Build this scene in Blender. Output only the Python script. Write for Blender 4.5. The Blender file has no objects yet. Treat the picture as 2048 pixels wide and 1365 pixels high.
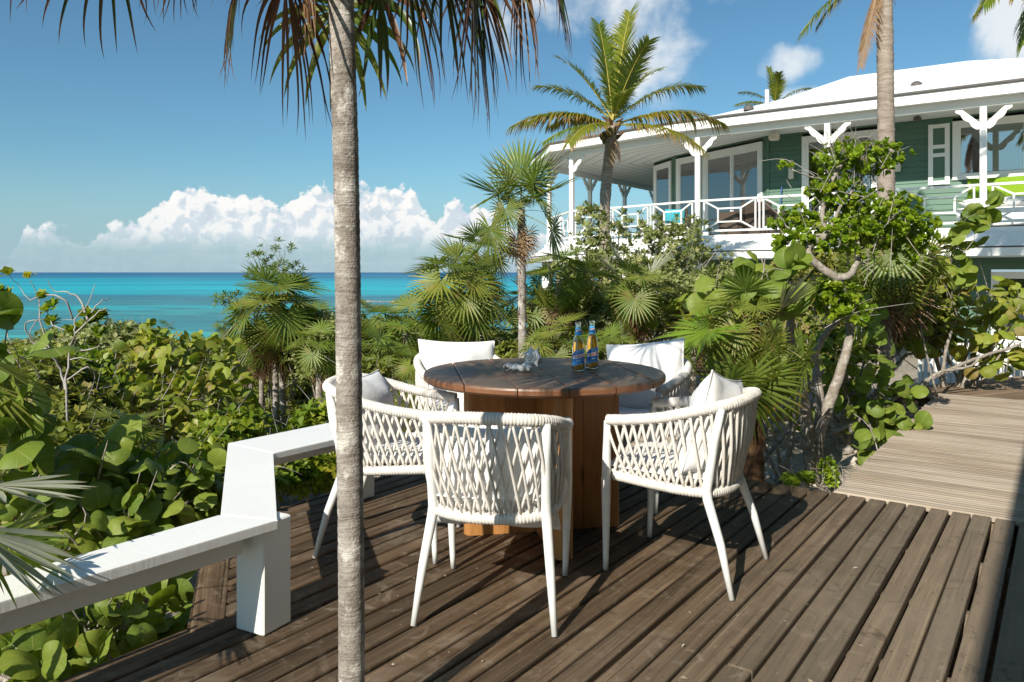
import bpy, math, random
import numpy as np
from mathutils import Vector, Matrix, noise as mnoise

random.seed(7); RS = np.random.RandomState(11)
S = bpy.context.scene
COL = S.collection
R = math.radians
H = 1.26            # camera height above the deck
F = 1530.0          # focal length in pixels of the 2048 wide photograph

# ------------------------------------------------------------------ camera
cd = bpy.data.cameras.new('camera'); cam = bpy.data.objects.new('camera', cd); COL.objects.link(cam)
cam.location = (0, 0, H); cam.rotation_euler = (R(90), 0, 0)
cd.sensor_width = 36; cd.lens = 36 * F / 2048; cd.shift_y = -137.5 / 2048
cd.clip_start = 0.05; cd.clip_end = 80000
S.camera = cam
S.view_settings.view_transform = 'Standard'; S.view_settings.look = 'None'
S.view_settings.exposure = 0.38; S.view_settings.gamma = 1.0
S.view_settings.use_curve_mapping = False
S.cycles.max_bounces = 8; S.cycles.transparent_max_bounces = 16

# ------------------------------------------------------------------ sun
SUN_EL, SUN_AZ = R(35), R(211)        # azimuth clockwise from +Y: the sun stands behind and to the left
sunv = Vector((math.sin(SUN_AZ) * math.cos(SUN_EL), math.cos(SUN_AZ) * math.cos(SUN_EL), math.sin(SUN_EL)))
sl = bpy.data.lights.new('sun', 'SUN'); sl.energy = 5.0; sl.angle = R(0.53); sl.color = (1.0, 0.93, 0.82)
so = bpy.data.objects.new('sun', sl); COL.objects.link(so)
so.rotation_euler = sunv.to_track_quat('Z', 'Y').to_euler(); so.location = sunv * 50

# ------------------------------------------------------------------ node helpers
class NT:
    def __init__(s, tree): s.t = tree; s.n = tree.nodes; s.l = tree.links
    def new(s, kind, **kw):
        n = s.n.new(kind)
        for k, v in kw.items(): setattr(n, k, v)
        return n
    def put(s, sock, v):
        if isinstance(v, bpy.types.NodeSocket): s.l.new(v, sock)
        elif v is not None:
            if hasattr(sock, 'default_value'):
                if isinstance(v, tuple) and len(v) == 3 and sock.type == 'RGBA': v = v + (1,)
                sock.default_value = v
    def math(s, op, a, b=None, c=None, clamp=False):
        n = s.new('ShaderNodeMath', operation=op); n.use_clamp = clamp
        s.put(n.inputs[0], a); s.put(n.inputs[1], b)
        if c is not None: s.put(n.inputs[2], c)
        return n.outputs[0]
    def mix(s, f, a, b, mode='MIX'):
        n = s.new('ShaderNodeMix', data_type='RGBA', blend_type=mode)
        s.put(n.inputs[0], f); s.put(n.inputs[6], a); s.put(n.inputs[7], b)
        return n.outputs[2]
    def noise(s, vec, scale, detail=4, rough=.55, dist=0, dim='3D'):
        n = s.new('ShaderNodeTexNoise', noise_dimensions=dim)
        if vec is not None: s.put(n.inputs['Vector'], vec)
        s.put(n.inputs['Scale'], scale); s.put(n.inputs['Detail'], detail); s.put(n.inputs['Roughness'], rough); s.put(n.inputs['Distortion'], dist)
        return n.outputs[0]
    def mapping(s, vec, scale=(1, 1, 1), rot=(0, 0, 0), loc=(0, 0, 0)):
        n = s.new('ShaderNodeMapping'); s.put(n.inputs['Vector'], vec)
        n.inputs['Scale'].default_value = scale; n.inputs['Rotation'].default_value = rot; n.inputs['Location'].default_value = loc
        return n.outputs[0]
    def ramp(s, f, stops, interp='LINEAR'):
        n = s.new('ShaderNodeValToRGB'); s.put(n.inputs[0], f); cr = n.color_ramp; cr.interpolation = interp
        while len(cr.elements) > 1: cr.elements.remove(cr.elements[-1])
        for i, (p, c) in enumerate(stops):
            if isinstance(c, (int, float)): c = (c, c, c)
            e = cr.elements[0] if i == 0 else cr.elements.new(p)
            e.position = p; e.color = tuple(c) + (1,)
        return n.outputs[0]
    def rng(s, v, a, b, c=0, d=1, interp='LINEAR'):
        n = s.new('ShaderNodeMapRange', interpolation_type=interp)
        s.put(n.inputs[0], v); s.put(n.inputs[1], a); s.put(n.inputs[2], b); s.put(n.inputs[3], c); s.put(n.inputs[4], d)
        return n.outputs[0]
    def sep(s, v):
        n = s.new('ShaderNodeSeparateXYZ'); s.put(n.inputs[0], v); return n.outputs
    def comb(s, x, y, z):
        n = s.new('ShaderNodeCombineXYZ'); s.put(n.inputs[0], x); s.put(n.inputs[1], y); s.put(n.inputs[2], z); return n.outputs[0]
    def bump(s, h, strength=.3, dist=.01, normal=None):
        n = s.new('ShaderNodeBump'); s.put(n.inputs['Height'], h); n.inputs['Strength'].default_value = strength; n.inputs['Distance'].default_value = dist
        if normal is not None: s.put(n.inputs['Normal'], normal)
        return n.outputs[0]

# ------------------------------------------------------------------ world: sky and clouds
W = bpy.data.worlds.new('World'); S.world = W; W.use_nodes = True
W.cycles.sampling_method = 'MANUAL'; W.cycles.sample_map_resolution = 256
w = NT(W.node_tree); w.n.clear()
wo = w.new('ShaderNodeOutputWorld'); bg = w.new('ShaderNodeBackground')
sky = w.new('ShaderNodeTexSky', sky_type='NISHITA'); sky.sun_disc = False
sky.sun_elevation = SUN_EL; sky.sun_rotation = SUN_AZ; sky.altitude = 10; sky.air_density = 1.0; sky.dust_density = 0.6; sky.ozone_density = 2.2
tc = w.new('ShaderNodeTexCoord')
dvec = tc.outputs['Generated']
dx, dy, dz = w.sep(dvec)
az = w.math('ARCTAN2', dx, dy)               # radians, 0 = ahead, to the right positive
el = w.math('ARCSINE', dz)
# cloud bank low over the sea: its top edge as a height for each azimuth
def curve(nt, v, pts):
    n = nt.new('ShaderNodeFloatCurve'); nt.put(n.inputs['Value'], v); c = n.mapping.curves[0]
    for i, (x, y) in enumerate(pts):
        if i < 2: c.points[i].location = (x, y)
        else: c.points.new(x, y)
    n.mapping.update(); return n.outputs[0]
def azf(px): return (math.atan((px - 1024) / F) + math.pi) / (2 * math.pi)
azn = w.math('DIVIDE', w.math('ADD', az, math.pi), 2 * math.pi)
prof_pts = [(0, 40), (azf(-1500), 50), (azf(0), 20), (azf(40), 66), (azf(70), 92), (azf(92), 62), (azf(112), 94), (azf(135), 66), (azf(185), 84), (azf(235), 95), (azf(290), 132), (azf(340), 150),
            (azf(390), 182), (azf(430), 165), (azf(465), 175), (azf(520), 150), (azf(560), 140), (azf(610), 178), (azf(660), 172), (azf(710), 176), (azf(790), 180),
            (azf(850), 140), (azf(890), 118), (azf(925), 158), (azf(990), 125), (azf(1100), 90), (azf(2100), 60), (1, 40)]
prof = curve(w, azn, [(a, b / 200.0) for a, b in prof_pts])
prof = w.math('MULTIPLY', prof, 200.0 / F)
elc = w.math('TANGENT', el)
cv = w.comb(w.math('MULTIPLY', az, 1.0), elc, 0.0)
def billow(nt, vec, sc):
    v1 = nt.new('ShaderNodeTexVoronoi', feature='F1', voronoi_dimensions='2D'); nt.put(v1.inputs['Vector'], vec); nt.put(v1.inputs['Scale'], sc); 
    v1.inputs['Detail'].default_value = 2.5; v1.inputs['Roughness'].default_value = .55; v1.inputs['Lacunarity'].default_value = 2.3
    nn = nt.noise(vec, sc * 1.3, 6, .62, dim='2D')
    return nt.math('SUBTRACT', nt.math('MULTIPLY', nn, .9), nt.math('MULTIPLY', v1.outputs['Distance'], .75))
warp = w.new('ShaderNodeTexNoise', noise_dimensions='2D'); w.put(warp.inputs['Vector'], cv); warp.inputs['Scale'].default_value = 40; warp.inputs['Detail'].default_value = 4
wv = w.new('ShaderNodeVectorMath', operation='MULTIPLY_ADD'); w.put(wv.inputs[0], warp.outputs['Color']); wv.inputs[1].default_value = (.012, .012, 0); w.put(wv.inputs[2], cv)
b0 = billow(w, wv.outputs[0], 26)
cvo = w.new('ShaderNodeVectorMath', operation='ADD'); w.put(cvo.inputs[0], wv.outputs[0]); cvo.inputs[1].default_value = (-.006, .010, 0)
b1 = billow(w, cvo.outputs[0], 26)
edge = w.math('SUBTRACT', w.math('ADD', prof, w.math('MULTIPLY', w.math('SUBTRACT', b0, .12), .032)), elc)
dens = w.rng(edge, -.001, .0065, 0, 1, 'SMOOTHSTEP')
lowfade = w.rng(elc, .022, .055, 0, 1, 'SMOOTHSTEP')
dens = w.math('MULTIPLY', dens, w.math('ADD', w.math('MULTIPLY', lowfade, .85), .12))
lit = w.rng(w.math('SUBTRACT', b0, b1), -.16, .14, 0, 1)
bigl = w.noise(cv, 14, 3, .6, dim='2D')
lit2 = w.math('ADD', w.math('MULTIPLY', lit, .6), w.math('MULTIPLY', bigl, .55), clamp=True)
lit2 = w.math('MULTIPLY', lit2, w.rng(elc, .03, .09, .6, 1))
ccol = w.ramp(lit2, [(0, (.42, .50, .57)), (.35, (.56, .62, .67)), (.65, (.72, .73, .73)), (1, (.82, .80, .77))])
# soft torn clouds higher up
def spot(px, py, rx, ry):
    a0 = math.atan((px - 1024) / F); e0 = (545 - py) / F * math.cos(a0)
    a = w.math('DIVIDE', w.math('SUBTRACT', az, a0), rx / F); e = w.math('DIVIDE', w.math('SUBTRACT', elc, e0), ry / F)
    d = w.math('ADD', w.math('MULTIPLY', a, a), w.math('MULTIPLY', e, e))
    return w.math('SUBTRACT', 1.0, d)
soft = w.noise(cv, 8, 6, .52, .1, dim='2D')
sp = w.math('MAXIMUM', w.math('MAXIMUM', spot(1235, 0, 230, 190), w.math('MULTIPLY', spot(1578, 122, 62, 46), .75)), w.math('MULTIPLY', spot(2110, 60, 150, 120), .9))
sp = w.math('MAXIMUM', sp, w.math('MULTIPLY', spot(1600, 195, 60, 22), .5))
sp = w.math('MAXIMUM', sp, -1.0)
hi = w.math('ADD', w.math('MULTIPLY', sp, .55), w.math('MULTIPLY', w.math('SUBTRACT', soft, .5), 2.3))
hi = w.rng(hi, -.05, .60, 0, .88, 'SMOOTHSTEP')
hi = w.math('MULTIPLY', hi, w.rng(sp, -.9, .1, 0, 1))
# faint streaks and haze above the horizon
strk = w.noise(w.comb(w.math('MULTIPLY', az, 3.0), w.math('MULTIPLY', elc, 34), 0.0), 1.6, 3, .6, dim='2D')
veil = w.math('MULTIPLY', w.rng(strk, .5, .75, 0, .5), w.rng(elc, .0, .05, 1, 0))
hz = w.rng(elc, 0, .15, .92, 0, 'SMOOTHSTEP')
skc = w.mix(1.0, sky.outputs[0], (.66, .98, 1.04), 'MULTIPLY')
SKS = 0.082
def lum(c): return tuple(x / SKS for x in c)
skc = w.mix(w.math('MULTIPLY', hz, .9), skc, lum((.29, .42, .50)))
skc = w.mix(veil, skc, lum((.42, .50, .57)))
hs = w.mix(1.0, w.mix(hi, (0, 0, 0), (1, 1, 1)), (1, 1, 1), 'MULTIPLY')
def scaled(c): return w.mix(1.0, c, tuple([1.0 / SKS] * 3), 'MULTIPLY')
out = w.mix(hi, skc, lum((.70, .73, .74)))
out = w.mix(dens, out, scaled(ccol))
w.l.new(out, bg.inputs['Color']); bg.inputs['Strength'].default_value = SKS * .98
w.l.new(bg.outputs[0], wo.inputs['Surface'])

# ------------------------------------------------------------------ materials
MATS = {}
def mat(name):
    m = bpy.data.materials.new(name); m.use_nodes = True; nt = NT(m.node_tree); nt.n.clear()
    o = nt.new('ShaderNodeOutputMaterial'); p = nt.new('ShaderNodeBsdfPrincipled'); nt.l.new(p.outputs[0], o.inputs[0])
    MATS[name] = m
    return m, nt, p, o
def coords(nt, which='Object'): return nt.new('ShaderNodeTexCoord').outputs[which]
def objrand(nt): return nt.new('ShaderNodeObjectInfo').outputs['Random']
def setp(nt, p, color=None, rough=None, normal=None, spec=None, metal=None):
    if color is not None: nt.put(p.inputs['Base Color'], color)
    if rough is not None: nt.put(p.inputs['Roughness'], rough)
    if normal is not None: nt.put(p.inputs['Normal'], normal)
    if spec is not None: nt.put(p.inputs['Specular IOR Level'], spec)
    if metal is not None: nt.put(p.inputs['Metallic'], metal)

def paint(name, col, rough=.45, bumps=.25, scale=(40, 40, 6), dirt=.08, spec=.5):
    m, nt, p, o = mat(name); c = coords(nt)
    n1 = nt.noise(nt.mapping(c, scale), 1.0, 5, .6); n2 = nt.noise(c, 3.5, 5, .6)
    cc = nt.mix(nt.math('MULTIPLY', nt.rng(n2, .45, .8), dirt * 3), col, tuple(x * .72 for x in col))
    setp(nt, p, cc, nt.rng(n1, .3, .7, rough - .08, rough + .12), nt.bump(n1, bumps, .004), spec)
    return m
def flat(name, col, rough=.6, metal=0):
    m, nt, p, o = mat(name); c = coords(nt); n1 = nt.noise(c, 18, 4, .6)
    setp(nt, p, nt.mix(nt.rng(n1, .3, .7), tuple(x * .85 for x in col), col), rough, None, None, metal); return m

M_white = paint('white_paint', (.82, .82, .79), .40, .22, (60, 60, 8), .05)
M_whitewall = paint('white_wall_paint', (.80, .80, .77), .6, .15, (6, 6, 6), .05)
M_metal = flat('white_powder_coat', (.82, .83, .81), .35)
M_cloth = None
def cloth(name, col, scale=900):
    m, nt, p, o = mat(name); c = coords(nt)
    n1 = nt.noise(c, 5, 4, .55); n2 = nt.noise(c, 260, 2, .5)
    b1 = nt.bump(n1, .5, .02); b2 = nt.bump(n2, .25, .002, b1)
    setp(nt, p, nt.mix(nt.rng(n2, .3, .7), tuple(x * .93 for x in col), col), .85, b2, .15)
    nt.put(p.inputs['Sheen Weight'], .15)
    return m
M_cloth = cloth('cushion_cloth', (.80, .80, .79))
M_bluecloth = cloth('teal_cloth', (.05, .35, .42)); M_limecloth = cloth('lime_cloth', (.20, .33, .02))
# rope: pale beige cord
m, nt, p, o = mat('rope'); c = coords(nt)
n1 = nt.noise(c, 35, 4, .6); n2 = nt.noise(c, 420, 2, .6)
setp(nt, p, nt.mix(nt.rng(n1, .3, .75), (.62, .585, .53), (.80, .765, .71)), .85, nt.bump(n2, .6, .003), .15); M_rope = m

def wood(name, ramp, grain=(1.2, 26, 26), rough=(.45, .75), bumps=.5, world_mix=None, knots=True, spec=.4, coord='Object', fine=1.0, bdist=.004, tr=(.74, 1.22)):
    m, nt, p, o = mat(name); c = coords(nt, coord); r = objrand(nt)
    off = nt.comb(nt.math('MULTIPLY', r, 37.0), nt.math('MULTIPLY', r, 91.0), nt.math('MULTIPLY', r, 13.0))
    va = nt.new('ShaderNodeVectorMath', operation='ADD'); nt.put(va.inputs[0], c); nt.put(va.inputs[1], off); v = va.outputs[0]
    g = nt.noise(nt.mapping(v, grain), 1.0, 7, .68, .6)
    g2 = nt.noise(nt.mapping(v, (grain[0] * 2.5, grain[1] * 5, grain[2] * 5)), 1.0 * fine, 4, .7)
    big = nt.noise(v, 2.2, 4, .6)
    f = nt.math('ADD', nt.math('MULTIPLY', g, .6), nt.math('MULTIPLY', g2, .4))
    f = nt.rng(f, .3, .7)
    col = nt.ramp(f, ramp)
    col = nt.mix(nt.rng(big, .35, .75, 0, .55), col, nt.mix(1.0, col, (.62, .56, .52), 'MULTIPLY'))
    tint = nt.rng(r, 0, 1, tr[0], tr[1])
    col = nt.mix(1.0, col, nt.comb(tint, tint, tint), 'MULTIPLY')
    if knots:
        vo = nt.new('ShaderNodeTexVoronoi'); nt.put(vo.inputs['Vector'], nt.mapping(v, (1.1, 4.5, 4.5))); vo.inputs['Scale'].default_value = 1.0
        k = nt.rng(vo.outputs['Distance'], .05, .16, 1, 0)
        col = nt.mix(nt.math('MULTIPLY', k, .5), col, (.10, .06, .035))
    crack = nt.rng(nt.noise(nt.mapping(v, (grain[0] * .9, grain[1] * 2.2, grain[2] * 2.2)), 1.0, 3, .5), .30, .36, 1, 0)
    col = nt.mix(nt.math('MULTIPLY', crack, .75), col, (.02, .015, .01))
    if world_mix: col = world_mix(nt, col)
    hh = nt.math('SUBTRACT', nt.math('ADD', g2, nt.math('MULTIPLY', g, .5)), crack)
    setp(nt, p, col, nt.rng(g2, .3, .7, rough[0], rough[1]), nt.bump(hh, bumps, bdist), spec)
    return m
def deck_mix(nt, col):
    geo = nt.new('ShaderNodeNewGeometry').outputs['Position']
    x, y, z = nt.sep(geo)
    vv = nt.math('ADD', nt.math('SUBTRACT', nt.math('MULTIPLY', x, .81), nt.math('MULTIPLY', y, .586)), nt.math('MULTIPLY', nt.noise(geo, 1.1, 4, .6), 1.1))
    f = nt.rng(vv, -1.15, .6, 0, 1, 'SMOOTHSTEP')            # the boards by the house side are greyer and drier
    grey = nt.mix(1.0, nt.mix(.52, col, (.165, .145, .118)), (1.72, 1.68, 1.58), 'MULTIPLY')
    c1 = nt.mix(f, col, grey)
    stain = nt.noise(geo, 2.6, 6, .65, .8)
    c1 = nt.mix(nt.rng(stain, .54, .68, 0, .62), c1, (.23, .18, .13))
    wear = nt.noise(nt.mapping(geo, (1, 1, 1), (0, 0, -.945)), 7.5, 6, .72, 1.2)
    c1 = nt.mix(nt.rng(wear, .57, .70, 0, .5), c1, (.30, .25, .19)); c1 = nt.mix(nt.rng(wear, .30, .42, .6, 0), c1, (.030, .022, .015))
    sp = nt.new('ShaderNodeTexVoronoi'); nt.put(sp.inputs['Vector'], geo); sp.inputs['Scale'].default_value = 14; sp.inputs['Randomness'].default_value = 1
    dots = nt.rng(sp.outputs['Distance'], .035, .055, 1, 0)
    return nt.mix(nt.math('MULTIPLY', dots, .6), c1, (.34, .30, .25))
M_deck = wood('weathered_deck_wood', [(0, (.020, .012, .006)), (.25, (.062, .040, .022)), (.55, (.110, .074, .044)), (.8, (.170, .120, .075)), (1, (.30, .225, .15))], (1.3, 34, 34), (.5, .8), .5, deck_mix, spec=.25, tr=(.64, 1.28))
def walk_mix(nt, col):
    geo = nt.new('ShaderNodeNewGeometry').outputs['Position']; v_ = nt.mapping(geo, (1, 1, 1), (0, 0, .626))
    n1_ = nt.noise(nt.mapping(v_, (.55, 2.6, 1)), 1.4, 5, .65); n2_ = nt.noise(geo, 1.1, 4, .6)
    c1_ = nt.mix(nt.rng(n1_, .46, .66, 0, .55), col, nt.mix(1.0, col, (.56, .47, .38), 'MULTIPLY'))
    return nt.mix(nt.rng(n2_, .5, .75, 0, .35), c1_, (.42, .33, .22))
M_walk = wood('pale_boardwalk_wood', [(0, (.20, .16, .12)), (.25, (.36, .305, .24)), (.6, (.47, .405, .325)), (1, (.58, .52, .44))], (1.0, 40, 40), (.7, .9), .5, walk_mix, False, .2, tr=(.84, 1.08))
M_walkdark = wood('brown_walkway_wood', [(0, (.07, .045, .03)), (.4, (.20, .14, .09)), (1, (.36, .28, .2))], (1.0, 40, 40), (.7, .9), .6, None, False, .2)
def top_mix(nt, col):
    geo = nt.new('ShaderNodeNewGeometry').outputs['Position']
    n = nt.noise(geo, 2.3, 5, .6, .5); x, y, z = nt.sep(geo)
    nz = nt.sep(nt.new('ShaderNodeNewGeometry').outputs['Normal'])[2]
    f = nt.math('MULTIPLY', nt.rng(nt.math('ADD', n, nt.math('MULTIPLY', x, .22)), .42, .72), nt.rng(nz, .3, .8))
    c1 = nt.mix(nt.math('MULTIPLY', f, .75), col, (.115, .098, .080))
    e = nt.rng(nz, .1, .6, 1, 0)
    return nt.mix(nt.math('MULTIPLY', e, .55), c1, (.24, .085, .028))
M_top = wood('oiled_teak_top', [(0, (.05, .028, .016)), (.4, (.125, .070, .040)), (.7, (.19, .115, .070)), (1, (.28, .185, .12))], (1.6, 16, 16), (.36, .52), .15, top_mix, False, .5, fine=.7, bdist=.002)
M_teak = wood('orange_teak', [(0, (.32, .13, .035)), (.5, (.50, .23, .07)), (1, (.64, .34, .12))], (14, 14, .9), (.4, .6), .15, None, False, .4, bdist=.002)

# bark, trunks
def bark(name, stops, ring=60, blot=9, bumps=.6, ringamt=.5, coord='Object', pale=None):
    m, nt, p, o = mat(name); c = coords(nt, coord)
    x, y, z = nt.sep(c)
    wob = nt.noise(c, 6, 3, .5)
    rr = nt.noise(nt.comb(nt.math('MULTIPLY', x, 3.0), nt.math('MULTIPLY', y, 3.0), nt.math('ADD', nt.math('MULTIPLY', z, ring), nt.math('MULTIPLY', wob, 3.0))), 1.0, 4, .65)
    b = nt.noise(c, blot, 6, .65, .3); fn = nt.noise(c, blot * 9, 4, .6)
    f = nt.math('ADD', nt.math('MULTIPLY', rr, ringamt), nt.math('ADD', nt.math('MULTIPLY', b, .9 - ringamt), nt.math('MULTIPLY', fn, .25)))
    col = nt.ramp(nt.rng(f, .32, .82), stops)
    if pale is not None: col = nt.mix(nt.rng(nt.noise(c, blot * .8, 5, .7), .52, .62, 0, .8), col, pale)
    setp(nt, p, col, .85, nt.bump(nt.math('ADD', rr, nt.math('MULTIPLY', fn, .6)), bumps, .006), .2)
    return m
M_bark = bark('grey_palm_bark', [(0, (.07, .058, .048)), (.3, (.19, .16, .135)), (.55, (.30, .265, .23)), (.8, (.44, .41, .37)), (1, (.60, .57, .53))], 60, 15, 1.1, .30, pale=(.62, .59, .53))
M_cocobark = bark('coconut_bark', [(0, (.09, .06, .04)), (.3, (.22, .17, .13)), (.65, (.34, .29, .24)), (1, (.44, .39, .34))], 26, 7, 1.0, .6)
M_twig = bark('grey_twig', [(0, (.10, .08, .065)), (.4, (.25, .215, .175)), (.7, (.36, .325, .28)), (1, (.52, .48, .42))], 30, 22, 1.3, .25, pale=(.50, .47, .42))
M_deadwood = bark('bleached_twig', [(0, (.18, .155, .14)), (.5, (.34, .31, .29)), (1, (.52, .49, .46))], 20, 14, .6, .2)
M_brownbark = bark('fibrous_palm_bark', [(0, (.025, .014, .008)), (.35, (.085, .045, .022)), (.7, (.16, .09, .05)), (1, (.25, .16, .10))], 18, 30, 1.2, .3)
M_fiber = flat('brown_fibre', (.13, .07, .035), .9)

def leafmat(name, stops, tipcol=(.30, .16, .06), tipstart=.86, trans=.3, rough=.4, veins=False, spec=.5, midrib=None, dry=0.0, tcol=(1.5, 1.6, .6)):
    m, nt, p, o = mat(name)
    at = nt.new('ShaderNodeAttribute', attribute_name='rnd').outputs['Fac']
    r = nt.math('FRACT', nt.math('ADD', at, objrand(nt)))
    col = nt.ramp(r, stops)
    uv = nt.new('ShaderNodeUVMap').outputs[0]; u, v, _ = nt.sep(uv)
    c = coords(nt, 'Object'); n = nt.noise(c, 7, 4, .6)
    col = nt.mix(nt.rng(n, .3, .75, 0, .45), col, nt.mix(1.0, col, (.62, .66, .55), 'MULTIPLY'))
    if dry: col = nt.mix(nt.rng(nt.noise(c, 3.1, 3, .6), .60, .72, 0, dry), col, (.30, .22, .07))
    ts = nt.rng(nt.math('ADD', v, nt.math('MULTIPLY', nt.math('SUBTRACT', n, .5), .45)), tipstart, tipstart + .12, 0, 1)
    col = nt.mix(nt.math('MULTIPLY', ts, .9), col, tipcol)
    au = nt.math('ABSOLUTE', nt.math('SUBTRACT', u, .5))
    nrm = None
    if veins:
        rib = nt.rng(au, .008, .022, 1, 0)
        q = nt.math('FRACT', nt.math('SUBTRACT', nt.math('MULTIPLY', v, 5.0), nt.math('MULTIPLY', au, 4.2)))
        sv = nt.rng(nt.math('ABSOLUTE', nt.math('SUBTRACT', q, .5)), .02, .07, .55, 0)
        vv = nt.math('MAXIMUM', rib, sv)
        col = nt.mix(nt.math('MULTIPLY', vv, .55), col, (.30, .33, .10))
        spn = nt.noise(nt.comb(nt.math('ADD', u, nt.math('MULTIPLY', r, 9.0)), nt.math('ADD', v, nt.math('MULTIPLY', r, 5.0)), r), 5.5, 4, .7)
        col = nt.mix(nt.rng(spn, .63, .70, 0, .65), col, (.23, .12, .035))
        col = nt.mix(nt.rng(nt.math('MULTIPLY', spn, nt.math('ADD', .62, nt.math('MULTIPLY', nt.math('ABSOLUTE', nt.math('SUBTRACT', v, .5)), .9))), .60, .66, 0, .6), col, (.36, .26, .05))
        nrm = nt.bump(nt.math('ADD', vv, nt.math('MULTIPLY', n, .8)), .25, .004)
    if midrib:
        rib = nt.rng(au, .02, .10, 1, 0); col = nt.mix(nt.math('MULTIPLY', rib, .45), col, midrib)
    setp(nt, p, col, rough, nrm, spec)
    tr = nt.new('ShaderNodeBsdfTranslucent'); nt.put(tr.inputs[0], nt.mix(1.0, col, tcol, 'MULTIPLY'))
    if nrm is not None: nt.put(tr.inputs['Normal'], nrm)
    ms = nt.new('ShaderNodeMixShader'); ms.inputs[0].default_value = trans
    nt.l.new(p.outputs[0], ms.inputs[1]); nt.l.new(tr.outputs[0], ms.inputs[2]); nt.l.new(ms.outputs[0], o.inputs[0])
    return m
G = lambda *a: [(i / (len(a) - 1), c) for i, c in enumerate(a)]
M_fan = leafmat('fan_leaf', G((.128, .196, .024), (.176, .243, .035), (.115, .169, .030), (.243, .270, .041), (.203, .230, .054)), midrib=(.24, .26, .08), dry=.6, rough=.40, trans=.32, spec=.45)
M_fanbright = leafmat('young_fan_leaf', G((.180, .288, .024), (.204, .300, .030)), midrib=(.25, .32, .06))
M_fansilver = leafmat('silver_fan_underside', G((.34, .36, .27), (.42, .43, .34)), trans=.2, tipcol=(.3, .24, .15))
M_fandead = leafmat('dead_fan_leaf', G((.15, .075, .035), (.24, .13, .07), (.10, .05, .028), (.30, .19, .11)), trans=.2, rough=.5, tipcol=(.35, .25, .17), tcol=(1.3, .9, .6))
M_fantan = leafmat('tan_dead_fan_leaf', G((.34, .20, .11), (.42, .29, .17), (.30, .17, .09)), trans=.2, rough=.7, tcol=(1.3, 1, .7))
M_coco = leafmat('coconut_leaf', G((.125, .194, .018), (.188, .250, .020), (.106, .163, .020), (.275, .275, .025)), tipcol=(.34, .22, .09), tipstart=.80, midrib=(.22, .22, .05), dry=.35)
M_cocoyellow = leafmat('yellowing_coconut_leaf', G((.20, .21, .015), (.27, .24, .02), (.16, .19, .015)), tipcol=(.38, .22, .08), tipstart=.72, dry=.4)
M_petiole = flat('petiole_green', (.24, .24, .07), .5)
M_rachis = flat('rachis_yellow', (.42, .34, .06), .5)
M_grape = leafmat('sea_grape_leaf', G((.150, .221, .031), (.202, .273, .039), (.111, .176, .029), (.260, .312, .046), (.169, .240, .034)), tipcol=(.12, .14, .02), tipstart=1.1, trans=.30, rough=.48, spec=.3, veins=True)
M_grapelight = leafmat('pale_sea_grape_leaf', G((.213, .275, .031), (.275, .325, .037), (.150, .206, .031), (.375, .362, .044), (.225, .269, .037), (.250, .188, .050)), tipcol=(.26, .14, .03), tipstart=.98, trans=.30, rough=.5, spec=.3, veins=True, dry=.5)
M_lime = leafmat('small_bright_leaf', G((.20, .31, .018), (.26, .36, .022), (.15, .25, .016), (.32, .38, .03)), tipstart=1.2, trans=.34, rough=.42, spec=.4)
M_olive = leafmat('small_olive_leaf', G((.241, .270, .092), (.322, .345, .138), (.172, .218, .069), (.391, .380, .172)), tipstart=1.2, trans=.28, rough=.5, spec=.3)
M_yg = leafmat('yellow_green_leaf', G((.230, .297, .020), (.162, .243, .020), (.297, .338, .027), (.121, .203, .020), (.405, .365, .041)), tipstart=1.2, trans=.34, rough=.42, spec=.4)
M_scrub = leafmat('scrub_leaf', G((.135, .169, .027), (.203, .230, .038), (.108, .135, .024), (.270, .257, .047), (.176, .216, .030), (.324, .257, .108)), tipstart=1.2, trans=.30, rough=.5, spec=.3)
M_croton = leafmat('croton_leaf', G((.45, .36, .02), (.30, .06, .02), (.12, .18, .02), (.10, .03, .02), (.50, .25, .02)), tipstart=1.2)
M_oleander = leafmat('slim_leaf', G((.130, .208, .046), (.182, .260, .065), (.104, .169, .039)), tipstart=1.2, trans=.25)

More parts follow.
